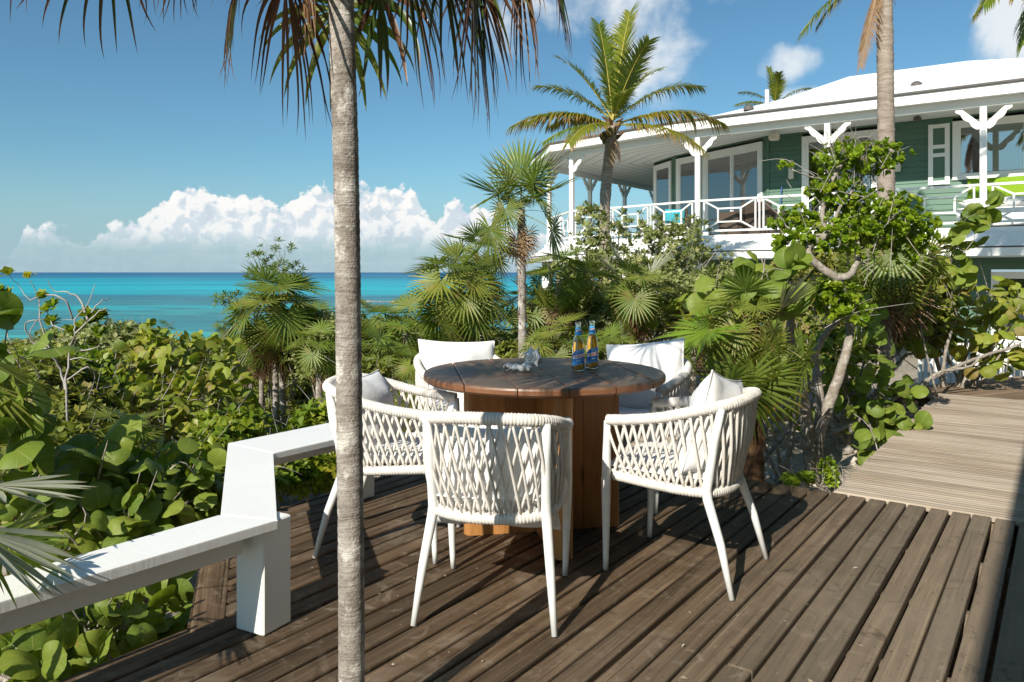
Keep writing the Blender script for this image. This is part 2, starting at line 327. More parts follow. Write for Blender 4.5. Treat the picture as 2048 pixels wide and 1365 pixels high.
# ------------------------------------------------------------------ mesh builder
class MB:
    def __init__(s): s.v = []; s.f = []; s.m = []; s.uv = []; s.r = []; s.sm = True
    def add(s, verts, faces, mi=0, uvs=None, rnd=None):
        b = len(s.v); s.v += [tuple(x) for x in verts]
        for k, f in enumerate(faces):
            s.f.append(tuple(i + b for i in f)); s.m.append(mi)
            s.uv.append([uvs[i] for i in f] if uvs is not None else [(0.25, 0.25)] * len(f))
        s.r += [0.0 if rnd is None else rnd] * len(verts)
        return b
    def box(s, c, d, mi=0, rot=None, bev=0.0):
        x, y, z = d[0] / 2, d[1] / 2, d[2] / 2
        if bev > 0:
            b = min(bev, x * .49, y * .49, z * .49); vs = []; idx = {}
            for sx in (-1, 1):
                for sy in (-1, 1):
                    for sz in (-1, 1):
                        for a in range(3):
                            q = [x, y, z]; q = [q[i] - (0 if i == a else b) for i in range(3)]
                            idx[(sx, sy, sz, a)] = len(vs); vs.append((sx * q[0], sy * q[1], sz * q[2]))
            fs = []
            for a in range(3):
                o1, o2 = (a + 1) % 3, (a + 2) % 3
                for sg in (-1, 1):
                    loop = []
                    for p, q in ((-1, -1), (1, -1), (1, 1), (-1, 1)):
                        k = [0, 0, 0]; k[a] = sg; k[o1] = p; k[o2] = q; loop.append(idx[(k[0], k[1], k[2], a)])
                    fs.append(loop if sg > 0 else loop[::-1])
                for p in (-1, 1):
                    for q in (-1, 1):   # edge along axis a between faces o1(p) and o2(q)
                        def g(t, ax):
                            k = [0, 0, 0]; k[a] = t; k[o1] = p; k[o2] = q; return idx[(k[0], k[1], k[2], ax)]
                        lp = [g(-1, o1), g(1, o1), g(1, o2), g(-1, o2)]
                        fs.append(lp if p * q < 0 else lp[::-1])
            for sx in (-1, 1):
                for sy in (-1, 1):
                    for sz in (-1, 1):
                        lp = [idx[(sx, sy, sz, a)] for a in range(3)]
                        fs.append(lp if sx * sy * sz > 0 else lp[::-1])
        else:
            vs = [(-x, -y, -z), (x, -y, -z), (x, y, -z), (-x, y, -z), (-x, -y, z), (x, -y, z), (x, y, z), (-x, y, z)]
            fs = [(0, 3, 2, 1), (4, 5, 6, 7), (0, 1, 5, 4), (1, 2, 6, 5), (2, 3, 7, 6), (3, 0, 4, 7)]
        M = rot if rot is not None else Matrix.Identity(3)
        c = Vector(c)
        s.add([M @ Vector(p) + c for p in vs], fs, mi)
        return s
    def beam(s, a, b, wd, ht, mi=0, bev=0.0, up=(0, 0, 1)):
        a = Vector(a); b = Vector(b); d = (b - a); L = d.length; d.normalize(); up = Vector(up)
        sd = up.cross(d)
        if sd.length < 1e-5: sd = Vector((1, 0, 0)).cross(d)
        sd.normalize(); u2 = d.cross(sd)
        M = Matrix((d, sd, u2)).transposed()
        return s.box((a + b) / 2, (L, wd, ht), mi, M, bev)
    def tube(s, pts, rad, n=8, mi=0, caps=True, uvv=False, flat=1.0):
        pts = [Vector(p) for p in pts]; k = len(pts)
        if not hasattr(rad, '__len__'): rad = [rad] * k
        vs = []; uvs = []; prev = None
        for i, p in enumerate(pts):
            t = (pts[min(i + 1, k - 1)] - pts[max(i - 1, 0)])
            if t.length < 1e-9: t = Vector((0, 0, 1))
            t.normalize()
            if prev is None:
                a = Vector((0, 0, 1)) if abs(t.z) < .9 else Vector((1, 0, 0)); x = t.cross(a).normalized()
            else:
                x = prev - t * prev.dot(t)
                x = x.normalized() if x.length > 1e-6 else t.cross(Vector((0.3, .5, .8))).normalized()
            y = t.cross(x); prev = x
            for j in range(n):
                a = 2 * math.pi * j / n
                vs.append(p + (x * math.cos(a) + y * math.sin(a) * flat) * rad[i]); uvs.append((j / n, i / max(1, k - 1)))
        fs = [(i * n + j, i * n + (j + 1) % n, (i + 1) * n + (j + 1) % n, (i + 1) * n + j) for i in range(k - 1) for j in range(n)]
        if caps: fs += [tuple(range(n))[::-1], tuple((k - 1) * n + j for j in range(n))]
        s.add(vs, fs, mi, uvs if uvv else None)
        return s
    def lathe(s, prof, n=20, mi=0, c=(0, 0, 0)):
        vs = []; k = len(prof)
        for r, z in prof:
            for j in range(n):
                a = 2 * math.pi * j / n; vs.append((c[0] + r * math.cos(a), c[1] + r * math.sin(a), c[2] + z))
        fs = [(i * n + j, i * n + (j + 1) % n, (i + 1) * n + (j + 1) % n, (i + 1) * n + j) for i in range(k - 1) for j in range(n)]
        s.add(vs, fs, mi); return s
    def prism(s, poly, z0, z1, mi=0):
        n = len(poly); vs = [(x, y, z0) for x, y in poly] + [(x, y, z1) for x, y in poly]
        fs = [tuple(range(n))[::-1], tuple(range(n, 2 * n))] + [(i, (i + 1) % n, n + (i + 1) % n, n + i) for i in range(n)]
        s.add(vs, fs, mi); return s
    def mesh(s, name, mats, smooth=False):
        me = bpy.data.meshes.new(name); me.from_pydata(s.v, [], s.f)
        for mm in (mats if isinstance(mats, (list, tuple)) else [mats]): me.materials.append(mm)
        me.polygons.foreach_set('material_index', s.m)
        if smooth: me.polygons.foreach_set('use_smooth', [True] * len(s.f))
        ul = me.uv_layers.new(name='UVMap'); flatuv = [c for f in s.uv for uvc in f for c in uvc]
        ul.data.foreach_set('uv', flatuv)
        if any(s.r):
            a = me.attributes.new('rnd', 'FLOAT', 'POINT'); a.data.foreach_set('value', s.r)
        me.update(); return me
    def build(s, name, mats, parent=None, smooth=False, loc=None, rot=None):
        return link(name, s.mesh(name, mats, smooth), parent, loc, rot)
def link(name, me, parent=None, loc=None, rot=None, scale=None):
    o = bpy.data.objects.new(name, me); COL.objects.link(o)
    if parent is not None: o.parent = parent
    if loc is not None: o.location = loc
    if rot is not None:
        if isinstance(rot, Matrix): o.rotation_mode = 'QUATERNION'; o.rotation_quaternion = rot.to_quaternion()
        else: o.rotation_euler = rot
    if scale is not None: o.scale = (scale,) * 3 if not hasattr(scale, '__len__') else scale
    return o
def tag(o, label=None, cat=None, group=None, kind=None):
    if label: o['label'] = label
    if cat: o['category'] = cat
    if group: o['group'] = group
    if kind: o['kind'] = kind
    return o
def thing(name, label, cat, loc=(0, 0, 0), rz=0, group=None):
    o = bpy.data.objects.new(name, None); COL.objects.link(o); o.location = loc; o.rotation_euler = (0, 0, rz); o.empty_display_size = .1
    return tag(o, label, cat, group)
def P(px, py, Y): return Vector(((px - 1024) * Y / F, Y, H - (py - 545) * Y / F))
def crom(pts, n):
    pts = [Vector(p) for p in pts]; out = []
    for i in range(len(pts) - 1):
        p0 = pts[max(i - 1, 0)]; p1 = pts[i]; p2 = pts[i + 1]; p3 = pts[min(i + 2, len(pts) - 1)]
        for k in range(n):
            t = k / n
            out.append(.5 * ((2 * p1) + (p2 - p0) * t + (2 * p0 - 5 * p1 + 4 * p2 - p3) * t * t + (3 * p1 - p0 - 3 * p2 + p3) * t ** 3))
    out.append(pts[-1]); return out
def resample(pts, n):
    d = [0]
    for a, b in zip(pts, pts[1:]): d.append(d[-1] + (b - a).length)
    out = []; j = 0
    for i in range(n):
        t = d[-1] * i / (n - 1)
        while j < len(d) - 2 and d[j + 1] < t: j += 1
        q = (t - d[j]) / max(1e-9, d[j + 1] - d[j]); out.append(pts[j].lerp(pts[j + 1], q))
    return out
def inst(V, Fq, UV, mats, rnds, name, material, parent=None, loc=None):
    """join many transformed copies of a leaf: V (n,3), Fq (m,4), UV (n,2), mats (k,4,4)"""
    k = len(mats); n = len(V); m = len(Fq)
    Vh = np.hstack([V, np.ones((n, 1))])
    P4 = np.einsum('kij,nj->kni', mats, Vh)[:, :, :3].reshape(-1, 3)
    FF = (np.asarray(Fq)[None] + (np.arange(k) * n)[:, None, None]).reshape(-1, 4)
    me = bpy.data.meshes.new(name)
    me.vertices.add(k * n); me.vertices.foreach_set('co', P4.ravel())
    me.loops.add(k * m * 4); me.loops.foreach_set('vertex_index', FF.ravel().astype(np.int32))
    me.polygons.add(k * m); me.polygons.foreach_set('loop_start', np.arange(k * m, dtype=np.int32) * 4)
    ul = me.uv_layers.new(name='UVMap'); uu = np.tile(np.asarray(UV)[np.asarray(Fq).ravel()], (k, 1)); ul.data.foreach_set('uv', uu.ravel())
    a = me.attributes.new('rnd', 'FLOAT', 'POINT'); a.data.foreach_set('value', np.repeat(rnds, n))
    me.materials.append(material); me.update(calc_edges=True); me.validate()
    return link(name, me, parent, loc)
def frame(pos, ydir, nrm, sc):
    """4x4 with local y along ydir, local z near nrm"""
    y = np.asarray(ydir, float); y = y / (np.linalg.norm(y, axis=-1, keepdims=True) + 1e-9)
    z = np.asarray(nrm, float); z = z - y * (z * y).sum(-1, keepdims=True); z = z / (np.linalg.norm(z, axis=-1, keepdims=True) + 1e-9)
    x = np.cross(y, z)
    M = np.zeros((len(y), 4, 4)); sc = np.asarray(sc).reshape(-1, 1) * np.ones((len(y), 1))
    M[:, :3, 0] = x * sc; M[:, :3, 1] = y * sc; M[:, :3, 2] = z * sc; M[:, :3, 3] = pos; M[:, 3, 3] = 1
    return M
def nz3(x, y, z, s=1.0): return mnoise.noise(Vector((x * s, y * s, z * s)))

# ------------------------------------------------------------------ terrain and sea
SEA = H - 12.0
def smooth(a, b, x):
    t = min(1, max(0, (x - a) / (b - a))); return t * t * (3 - 2 * t)
def ground(x, y):
    d = -.25 * x + .97 * y
    z = -.52 - .079 * max(0, d - 7.0) if d < 160 else -.52 - .079 * 153 - (d - 160) * .02
    flatz = -.27 + .05 * nz3(x, y, 0, .7)
    k = smooth(-.4, 1.6, x - .03 * y) * (1 - smooth(40, 60, y))
    z = z * (1 - k) + flatz * k
    z += .10 * nz3(x, y, 3.1, .45) * min(1, .35 + abs(d) * .03) + .025 * nz3(x, y, 1.7, 3.0)
    return z
def axis(lim, near, step, g):
    out = [0.0]; s = step
    while out[-1] < lim:
        if out[-1] > near: s *= g
        out.append(out[-1] + s)
    return out
xa = axis(420, 9, .22, 1.09); xs = [-a for a in xa[:0:-1]] + xa
ya = axis(420, 12, .22, 1.09); ys = [-a for a in axis(60, 3, .6, 1.2)[:0:-1]] + ya
vs = [(x, y, ground(x, y)) for y in ys for x in xs]; nx = len(xs)
fs = [(j * nx + i, j * nx + i + 1, (j + 1) * nx + i + 1, (j + 1) * nx + i) for j in range(len(ys) - 1) for i in range(nx - 1)]
mb = MB(); mb.add(vs, fs)
m, nt, p, o = mat('sandy_ground'); c = nt.new('ShaderNodeNewGeometry').outputs['Position']
n1 = nt.noise(c, 1.3, 6, .65); n2 = nt.noise(c, 24, 5, .7); n3 = nt.noise(c, 5, 5, .7)
col = nt.ramp(nt.rng(n2, .3, .75), [(0, (.30, .25, .19)), (.5, (.50, .44, .36)), (1, (.64, .59, .51))])
col = nt.mix(nt.rng(n3, .56, .68, 0, .75), col, (.15, .11, .075))
far = nt.rng(nt.sep(c)[1], 9, 22)
col = nt.mix(far, col, nt.ramp(n1, [(.3, (.06, .075, .025)), (.7, (.14, .12, .06))]))
vor = nt.new('ShaderNodeTexVoronoi'); nt.put(vor.inputs['Vector'], c); vor.inputs['Scale'].default_value = 16
setp(nt, p, col, .95, nt.bump(nt.math('ADD', n2, nt.math('MULTIPLY', vor.outputs['Distance'], .5)), .9, .04), .1)
g = mb.build('ground', m, smooth=True); tag(g, kind='structure')
# sea
m, nt, p, o = mat('sea_water'); c = nt.new('ShaderNodeNewGeometry').outputs['Position']; x, y, z = nt.sep(c)
t = nt.math('DIVIDE', 18360.0, nt.math('MAXIMUM', y, 90.0))            # grows towards the shore
ax = nt.math('DIVIDE', x, nt.math('MAXIMUM', y, 90.0))
wob = nt.noise(nt.comb(nt.math('MULTIPLY', ax, 3.0), nt.math('MULTIPLY', t, .085), 0.0), 1.5, 5, .62)
tt = nt.math('ADD', t, nt.math('MULTIPLY', nt.math('SUBTRACT', wob, .5), nt.math('ADD', 10.0, nt.math('MULTIPLY', t, .34))))
tn = nt.math('DIVIDE', tt, 160.0, clamp=True)
col = nt.ramp(tn, [(0, (.012, .10, .24)), (.030, (.010, .12, .25)), (.055, (.008, .20, .32)), (.10, (.006, .33, .43)), (.20, (.006, .44, .50)), (.27, (.012, .42, .47)), (.31, (.035, .19, .24)), (.38, (.045, .24, .27)), (.44, (.02, .38, .40)),
                   (.50, (.05, .31, .31)), (.62, (.035, .215, .24)), (.70, (.045, .26, .27)), (.80, (.06, .42, .38)), (1, (.10, .50, .42))])
reef = nt.noise(nt.comb(nt.math('MULTIPLY', ax, 5.0), nt.math('MULTIPLY', t, .16), 3.0), 1.7, 7, .68)
col = nt.mix(nt.math('MULTIPLY', nt.rng(reef, .47, .60, 0, .85), nt.rng(t, 34, 60)), col, (.045, .17, .20))
bandn = nt.noise(nt.comb(nt.math('MULTIPLY', ax, 1.6), nt.math('MULTIPLY', t, .33), 8.0), 1.0, 3, .5)
col = nt.mix(nt.math('MULTIPLY', nt.rng(bandn, .53, .60, 0, .60), nt.rng(t, 50, 62, 1, 0)), col, (.006, .11, .20))
foam = nt.noise(nt.comb(nt.math('MULTIPLY', ax, 26.0), nt.math('MULTIPLY', t, .9), 5.0), 1.0, 4, .6)
col = nt.mix(nt.math('MULTIPLY', nt.rng(foam, .66, .74, 0, .45), nt.rng(t, 28, 60)), col, (.30, .62, .60))
rip = nt.noise(nt.mapping(c, (.08, .35, 1)), 1.0, 5, .6)
spk = nt.noise(nt.comb(nt.math('MULTIPLY', ax, 130.0), nt.math('MULTIPLY', t, 2.2), 0.0), 1.0, 3, .7)
col = nt.mix(nt.rng(spk, .42, .75, 0, .6), col, nt.mix(1.0, col, (.60, .70, .75), 'MULTIPLY'))  # wave sparkle put into the water colour as fine noise
setp(nt, p, col, .35, nt.bump(rip, .35, .5), .06)
mb = MB(); q = [-60000, -8000, -1500, -300, 300, 1500, 8000, 60000]
mb.add([(a, b, SEA) for b in q for a in q], [(j * 8 + i, j * 8 + i + 1, (j + 1) * 8 + i + 1, (j + 1) * 8 + i) for j in range(7) for i in range(7)])
tag(mb.build('sea', m), kind='structure')
# breakwater of rocks
root = thing('breakwater', 'low line of tan rocks lying in the shallow turquoise water', 'breakwater', (-56, 311, SEA))
rk = flat('tan_rock', (.36, .27, .18), .9)
for i in range(26):
    mb = MB(); cx = -15 + i * 1.25 + random.uniform(-.4, .4); r = random.uniform(.5, 1.1)
    vs = []; n = 7
    for k in range(4):
        for j in range(n):
            a = j * 2 * math.pi / n; rr = r * (1.2, 1.1, .7, .15)[k] * random.uniform(.8, 1.2)
            vs.append((rr * math.cos(a) * 1.3, rr * math.sin(a), (-.3, .15, .5, .7)[k] * r * .8))
    mb.add(vs, [(k * n + j, k * n + (j + 1) % n, (k + 1) * n + (j + 1) % n, (k + 1) * n + j) for k in range(3) for j in range(n)] + [tuple(3 * n + j for j in range(n))])
    mb.build('rock', rk, root, loc=(cx, random.uniform(-1, 1), 0))

# ------------------------------------------------------------------ deck frame: u along the boards, v across
UX, UY = .586, .8103; VX, VY = .8103, -.586
def D(u, v, z=0.0): return Vector((UX * u + VX * v, UY * u + VY * v, z))
ANG_U = math.atan2(UY, UX)
deck = thing('deck', 'dark weathered timber deck with round edged boards', None); del deck['label']; tag(deck, kind='structure')
def board_mesh(name, L, wd, th, mm, n=1, cup=.0):
    """rounded plank, length along local x, top at z = 0"""
    r = min(.007, th * .3); prof = [(-wd / 2, -th), (-wd / 2, -r), (-wd / 2 + r * .3, -r * .3), (-wd / 2 + r, 0), (0, -cup), (wd / 2 - r, 0), (wd / 2 - r * .3, -r * .3), (wd / 2, -r), (wd / 2, -th)]
    k = len(prof); xs_ = [0.0, .006] + [L * i / n for i in range(1, n)] + [L - .006, L]
    mb = MB(); vs = []
    for i, x in enumerate(xs_):
        e = .004 if i in (0, len(xs_) - 1) else 0
        for (a, b) in prof: vs.append((x, a * (1 - e * 4), b - e if b > -th else b))
    fs = [(i * k + j, (i + 1) * k + j, (i + 1) * k + (j + 1) % k, i * k + (j + 1) % k) for i in range(len(xs_) - 1) for j in range(k)]
    fs += [tuple(range(k)), tuple((len(xs_) - 1) * k + j for j in range(k))[::-1]]
    mb.add(vs, [f[::-1] for f in fs]); return mb.mesh(name, mm)
PITCH = .0995
def left_u(v):       # where a board starts on the side of the railing
    if v > -2.44: return -3.0
    if v > -3.08: return 1.57 + (-2.44 - v) / .64 * .46
    return 2.03 + (-3.08 - v) / .3 * .55
v = -3.33; bi = 0; gaps = []
while v < 2.6:
    u0 = left_u(v); u1 = 4.635 + random.uniform(-.006, .004)
    segs = [(u0, u1)]
    if bi % 3 == 1: j = random.choice([.6, 1.2, 3.6, 2.4]); segs = [(u0, j - .002), (j + .002, u1)] if j > u0 + .4 else segs
    for a, b in segs:
        me = board_mesh('board', b - a, .0848, .036, M_deck)
        o = link('board', me, deck, D(a, v, random.uniform(-.0015, .0015)), (random.uniform(-.006, .006), 0, ANG_U + random.uniform(-.0007, .0007)))
    v += PITCH; bi += 1
# rim joists and joists below
for a, b in [((-3, -2.49), (1.57, -2.49)), ((1.56, -2.49), (2.02, -3.13)), ((2.02, -3.13), (2.55, -3.40)), ((2.55, -3.40), (4.60, -3.40)), ((4.60, -3.40), (4.60, -1.09))]:
    MB().beam(D(a[0] - .03 * (a[1] > -3.3), a[1] - .012, -.094), D(b[0] - .03 * (b[1] > -3.3), b[1] - .012, -.094), .036, .182, 0).build('rim_joist', M_deck, deck)
for u in np.arange(-2.6, 4.6, .6):
    vmin = -2.44 if u < 1.57 else max(-3.34, -2.40 - (u - 1.60) / .46 * .64) if u < 2.3 else -3.34
    if 1.5 < u < 2.55: vmin += .10
    MB().beam(D(u, vmin, -.115), D(u, 2.6, -.115), .04, .14).build('joist', M_deck, deck)
for a, b in [((1.555, -2.452), (2.02, -3.105)), ((2.035, -3.125), (2.53, -3.385))]:
    pa, pb = D(a[0], a[1], .0045), D(b[0], b[1], .0045); dd_ = pb - pa
    link('border_board', board_mesh('border_board', dd_.length, .115, .05, M_deck), deck, pa, (0, 0, math.atan2(dd_.y, dd_.x)))
# screw heads near the board ends
mb = MB()
for k in range(58):
    v = -3.33 + k * PITCH
    for u in (4.60, 4.0, 3.4, 2.8, 2.2, 1.6, 1.0):
        if u < left_u(v) + .05: continue
        for dv in (-.024, .024):
            q = D(u + random.uniform(-.006, .006), v + dv, .0012); mb.lathe([(0.0001, .0006), (.0032, .0004), (.0034, 0)], 6, 0, q)
scr = mb.build('screws', flat('dull_screw', (.10, .09, .08), .5, .6), deck); tag(scr, kind='stuff')

# boardwalk of narrow pale slats running across
walk = thing('boardwalk', 'x', None); del walk['label']; tag(walk, kind='structure')
me_s = [board_mesh('slat', 2.35, .0412, .03, M_walk) for _ in range(3)]
u = 4.668; i = 0
while u < 9.05:
    o = link('board', me_s[i % 3], walk, D(u, -1.08 + random.uniform(-.006, .006), .002 + random.uniform(-.0012, .0012)), (0, random.uniform(-.0006, .0006), math.atan2(VY, VX)))
    u += .0432; i += 1
for vv in (-1.04, -.3, .5, 1.2):
    MB().beam(D(4.66, vv, -.10), D(9.0, vv, -.10), .04, .12).build('joist', M_walkdark, walk)
# second walkway that turns off to the right behind it
walk2 = thing('walkway', 'x', None); del walk2['label']; tag(walk2, kind='structure')
a2 = ANG_U - R(28)
for k in range(46):
    me = me_s[0] if k == 0 else None
    if k == 0: me_w2 = board_mesh('slat', 3.2, .075, .03, M_walkdark)
    o = link('board', me_w2, walk2, D(9.1, -1.55, -.012) + Vector((math.sin(a2), -math.cos(a2), 0)) * (k * .081) * 1.0, (0, 0, a2))
MB().beam(D(9.05, -1.5, -.09), D(9.05, 1.4, -.09), .04, .12).build('joist', M_walkdark, walk2)

# ------------------------------------------------------------------ low white railing round the deck corner
rail = thing('deck_railing', 'low white painted timber railing with wide flat cap turning at the deck corner', 'railing')
RZ = .40
def cap(poly, name='cap_board'):
    mb = MB(); n = len(poly); b = .006
    cx = sum(p[0] for p in poly) / n; cy = sum(p[1] for p in poly) / n
    def ins(p, k):
        d = Vector((p[0] - cx, p[1] - cy)); return (p[0] - d.x / d.length * k, p[1] - d.y / d.length * k)
    rings = [(RZ - .031, 0), (RZ - b, 0), (RZ - b * .3, b * .3 * 1.2), (RZ, b * 1.6)]
    vs = [(*ins(p, k), z) for z, k in rings for p in poly]
    fs = [(i * n + j, i * n + (j + 1) % n, (i + 1) * n + (j + 1) % n, (i + 1) * n + j) for i in range(3) for j in range(n)] + [tuple(range(n))[::-1], tuple(3 * n + j for j in range(n))]
    mb.add(vs, fs); return mb.build(name, M_white, rail)
# corner points of the cap in plan, inner (deck) side and outer side
I1 = Vector((-.815, 2.655)); O1 = Vector((-1.035, 2.715)); I2 = Vector((-1.135, 3.64)); O2 = Vector((-1.43, 3.85))
ud = Vector((UX, UY))
A_in = I1 - Vector((.619, .785)) * 1.6; A_out = O1 - ud * 1.62
E_in = I2 + ud * .80; E_out = O2 + ud * .70
cap([tuple(A_in), tuple(I1), tuple(O1), tuple(A_out)]); 
e = Vector((.0, .0015))
cap([tuple(I1 + e), tuple(I2 + e), tuple(O2 + e), tuple(O1 + e)])
cap([tuple(I2 + e * 2), tuple(E_in), tuple(E_out), tuple(O2 + e * 2)])
def strip(a, b, zt, zb, wd):
    MB().beam((a.x, a.y, (zt + zb) / 2), (b.x, b.y, (zt + zb) / 2), wd, zt - zb, 0, .004).build('rail_beam', M_white, rail)
ma = (A_in + A_out) / 2; m1 = (I1 + O1) / 2; m2 = (I2 + O2) / 2; m3 = (E_in + E_out) / 2
strip(ma, m1 - ud * .05, RZ - .033, RZ - .105, .09); strip(m1 + Vector((-.02, .06)), m2 - Vector((-.02, .06)), RZ - .033, RZ - .105, .09); strip(m2 + ud * .05, m3 - ud * .02, RZ - .033, RZ - .105, .09)
def post(cx, cy, w_, z1, rz):
    mb = MB(); mb.box((0, 0, z1 / 2 + .001), (w_, w_, z1), 0, None, .006)
    return mb.build('post', M_white, rail, loc=(cx, cy, 0), rot=(0, 0, rz))
post(-.885, 2.728, .135, RZ - .012, ANG_U - R(90) - R(-8)); pb = D(0, 0)
post(m3.x - .01, m3.y - .07, .12, RZ - .046, ANG_U); pq = ma + ud * .12; post(pq.x, pq.y, .12, RZ - .046, ANG_U)

# ------------------------------------------------------------------ table
TX, TY, TZ, TR = .157, 3.77, .775, .59
table = thing('dining_table', 'round dark teak table with plank top on an orange crossed slab base', 'table', (TX, TY, 0))
gd = Vector((.139, -.990)); gp = Vector((.990, .139))
pw = .2125
for k in range(6):
    a = -3 * pw + k * pw + .0022; b = a + pw - .0044
    a = max(a, -TR); b = min(b, TR); n = 26
    edge_pts = []
    for i in range(n + 1): q = a + (b - a) * i / n; edge_pts.append((q, -math.sqrt(max(0, TR * TR - q * q))))
    for i in range(n + 1): q = b + (a - b) * i / n; edge_pts.append((q, math.sqrt(max(0, TR * TR - q * q))))
    cx = (a + b) / 2
    rings = [(-.040, .012), (-.030, .001), (-.012, .0), (-.004, .003), (0, .010)]
    mb = MB(); vs = []; nn = len(edge_pts)
    for z, k2 in rings:
        for (x, y) in edge_pts:
            rr = math.hypot(x, y); s = 1 - k2 / max(rr, .2) if abs(rr - TR) < .002 else 1
            xx = x * s; e2 = .0012 if z > -.002 else 0
            xx = min(max(xx, a + e2), b - e2); vs.append((xx, y * s, z))
    fs = [(i * nn + j, i * nn + (j + 1) % nn, (i + 1) * nn + (j + 1) % nn, (i + 1) * nn + j) for i in range(len(rings) - 1) for j in range(nn)]
    fs += [tuple(range(nn))[::-1], tuple((len(rings) - 1) * nn + j for j in range(nn))]
    mb.add(vs, fs); o = mb.build('plank', M_top, table, loc=(0, 0, TZ), rot=(0, 0, math.atan2(gp.y, gp.x)))
o = MB().lathe([(0.001, TZ - .042), (TR * .82, TZ - .042), (TR * .82, TZ - .060), (.001, TZ - .060)], 40).build('top_batten', M_top, table)
# crossed slabs with rounded ends, each of upright staves
sd = Vector((.982, .190)); sn = Vector((-.190, .982))
def slab(direction, halfL, th, nst, name='base_stave', skip=None):
    d = direction; n_ = Vector((-d.y, d.x)); wst = 2 * halfL / nst; ang = math.atan2(d.y, d.x)
    for i in range(nst):
        a = -halfL + i * wst; b = a + wst - .0018
        if skip and a < skip and b > -skip:
            for lo, hi_ in ((a, min(b, -skip)), (max(a, skip), b)):
                if hi_ - lo > .01: MB().box(((lo + hi_) / 2, 0, (TZ - .062) / 2), (hi_ - lo, th, TZ - .062), 0, None, .001).build(name, M_teak, table, rot=(0, 0, ang))
            continue
        poly = [(a, -th / 2), (b, -th / 2), (b, th / 2), (a, th / 2)]
        rr = th / 2
        if i == nst - 1: poly = [(a, -rr)] + [(b - rr * .8 + rr * .8 * math.sin(t), -rr * math.cos(t)) for t in np.linspace(0, math.pi, 9)] + [(a, rr)]
        if i == 0: poly = [(b, rr)] + [(a + rr * .8 - rr * .8 * math.sin(t), rr * math.cos(t)) for t in np.linspace(0, math.pi, 9)] + [(b, -rr)]
        MB().prism(poly, .001, TZ - .061).build(name, M_teak, table, rot=(0, 0, ang))
slab(sd, .392, .085, 4); slab(sn, .432, .084, 5, skip=.0435)
for o in table.children:
    if o.name.startswith('base_stave'): o.location = (-.005, -.005, 0)

# ------------------------------------------------------------------ chairs
top_half = [(-.250, .235, .640), (-.258, .13, .652), (-.263, 0, .674), (-.258, -.10, .700), (-.233, -.19, .724), (-.170, -.262, .741), (-.085, -.287, .747), (0, -.292, .748)]
bot_half = [(-.228, .215, .405), (-.238, .10, .400), (-.240, -.02, .393), (-.226, -.11, .387), (-.190, -.172, .382), (-.120, -.208, .378), (-.06, -.220, .376), (0, -.222, .376)]
def mirror(h): return h + [(-x, y, z) for x, y, z in h[-2::-1]]
TP = crom(mirror(top_half), 8); BP = crom(mirror(bot_half), 8)
def wrapped(path, r, turns, n=10):
    pts = resample(path, turns * 4); rad = [r * (1 + (.045 if i % 4 in (1, 2) else -.04) + random.uniform(-.03, .03)) for i in range(len(pts))]
    mb = MB(); mb.tube(pts, rad, n); return mb
chair0 = thing('rope_chair', 'x', 'chair')
wrapped(TP, .0230, 120).build('top_rail', M_rope, chair0, True)
wrapped(BP, .0205, 96).build('seat_ring', M_rope, chair0, True)
MB().tube(crom([(-.228, .215, .405), (-.12, .222, .404), (.12, .222, .404), (.228, .215, .405)], 4), .013, 8).build('front_bar', M_metal, chair0, True)
for sx in (-1, 1):
    pth = crom([(sx * .250, .236, .636), (sx * .249, .240, .50), (sx * .247, .243, .36), (sx * .243, .246, .15), (sx * .238, .250, .004)], 4)
    MB().tube(resample(pth, 12), [.0145, .0155, .0170, .0185, .0195, .0195, .0185, .017, .0155, .0140, .0125, .0110], 12).build('leg', M_metal, chair0, True)
    pth = [(sx * .218, -.238, .727), (sx * .213, -.210, .60), (sx * .210, -.186, .45), (sx * .209, -.176, .40), (sx * .213, -.182, .36), (sx * .232, -.240, .20), (sx * .252, -.290, .004)]
    MB().tube(pth, [.0150, .0175, .0190, .0200, .0195, .0165, .0110], 12).build('leg', M_metal, chair0, True)
# crossing ropes: each one its own piece
NN = 36; tpt = resample(TP, NN); bpt = resample(BP, NN); cn = Vector((0, -.02, .55))
def off(pt, k):
    d = Vector((pt.x, pt.y + .05, 0)).normalized(); return pt + d * k
for i in range(NN):
    for s in (-1, 1):
        j = i + 2 * s
        if not (0 <= j < NN): continue
        if i == 0 or i == NN - 1: pass
        a = off(tpt[i], .004 * s + .002) - Vector((0, 0, .012)); b = off(bpt[j], .004 * s + .002) + Vector((0, 0, .014)); mid = (a + b) / 2 + Vector((0, 0, 0))
        mid = off(mid, .0035 * s + (.012 if abs(mid.x) > .12 and mid.y < -.05 else .004))
        pts = crom([a, mid, b], 4)
        MB().tube(pts, [.0070] * len(pts), 6, flat=.75).build('rope', M_rope, chair0, True)
mb = MB()
for i in range(NN):
    for q, zz in ((tpt[i], -.020), (bpt[i], .020)):
        c_ = off(q, .001) + Vector((0, 0, zz)); pts = [c_ + Vector((0, 0, -.007)), c_, c_ + Vector((0, 0, .007))]
        mb.tube(pts, [.0095, .0115, .0095], 7)
mb.build('rope_knot', M_rope, chair0, True)
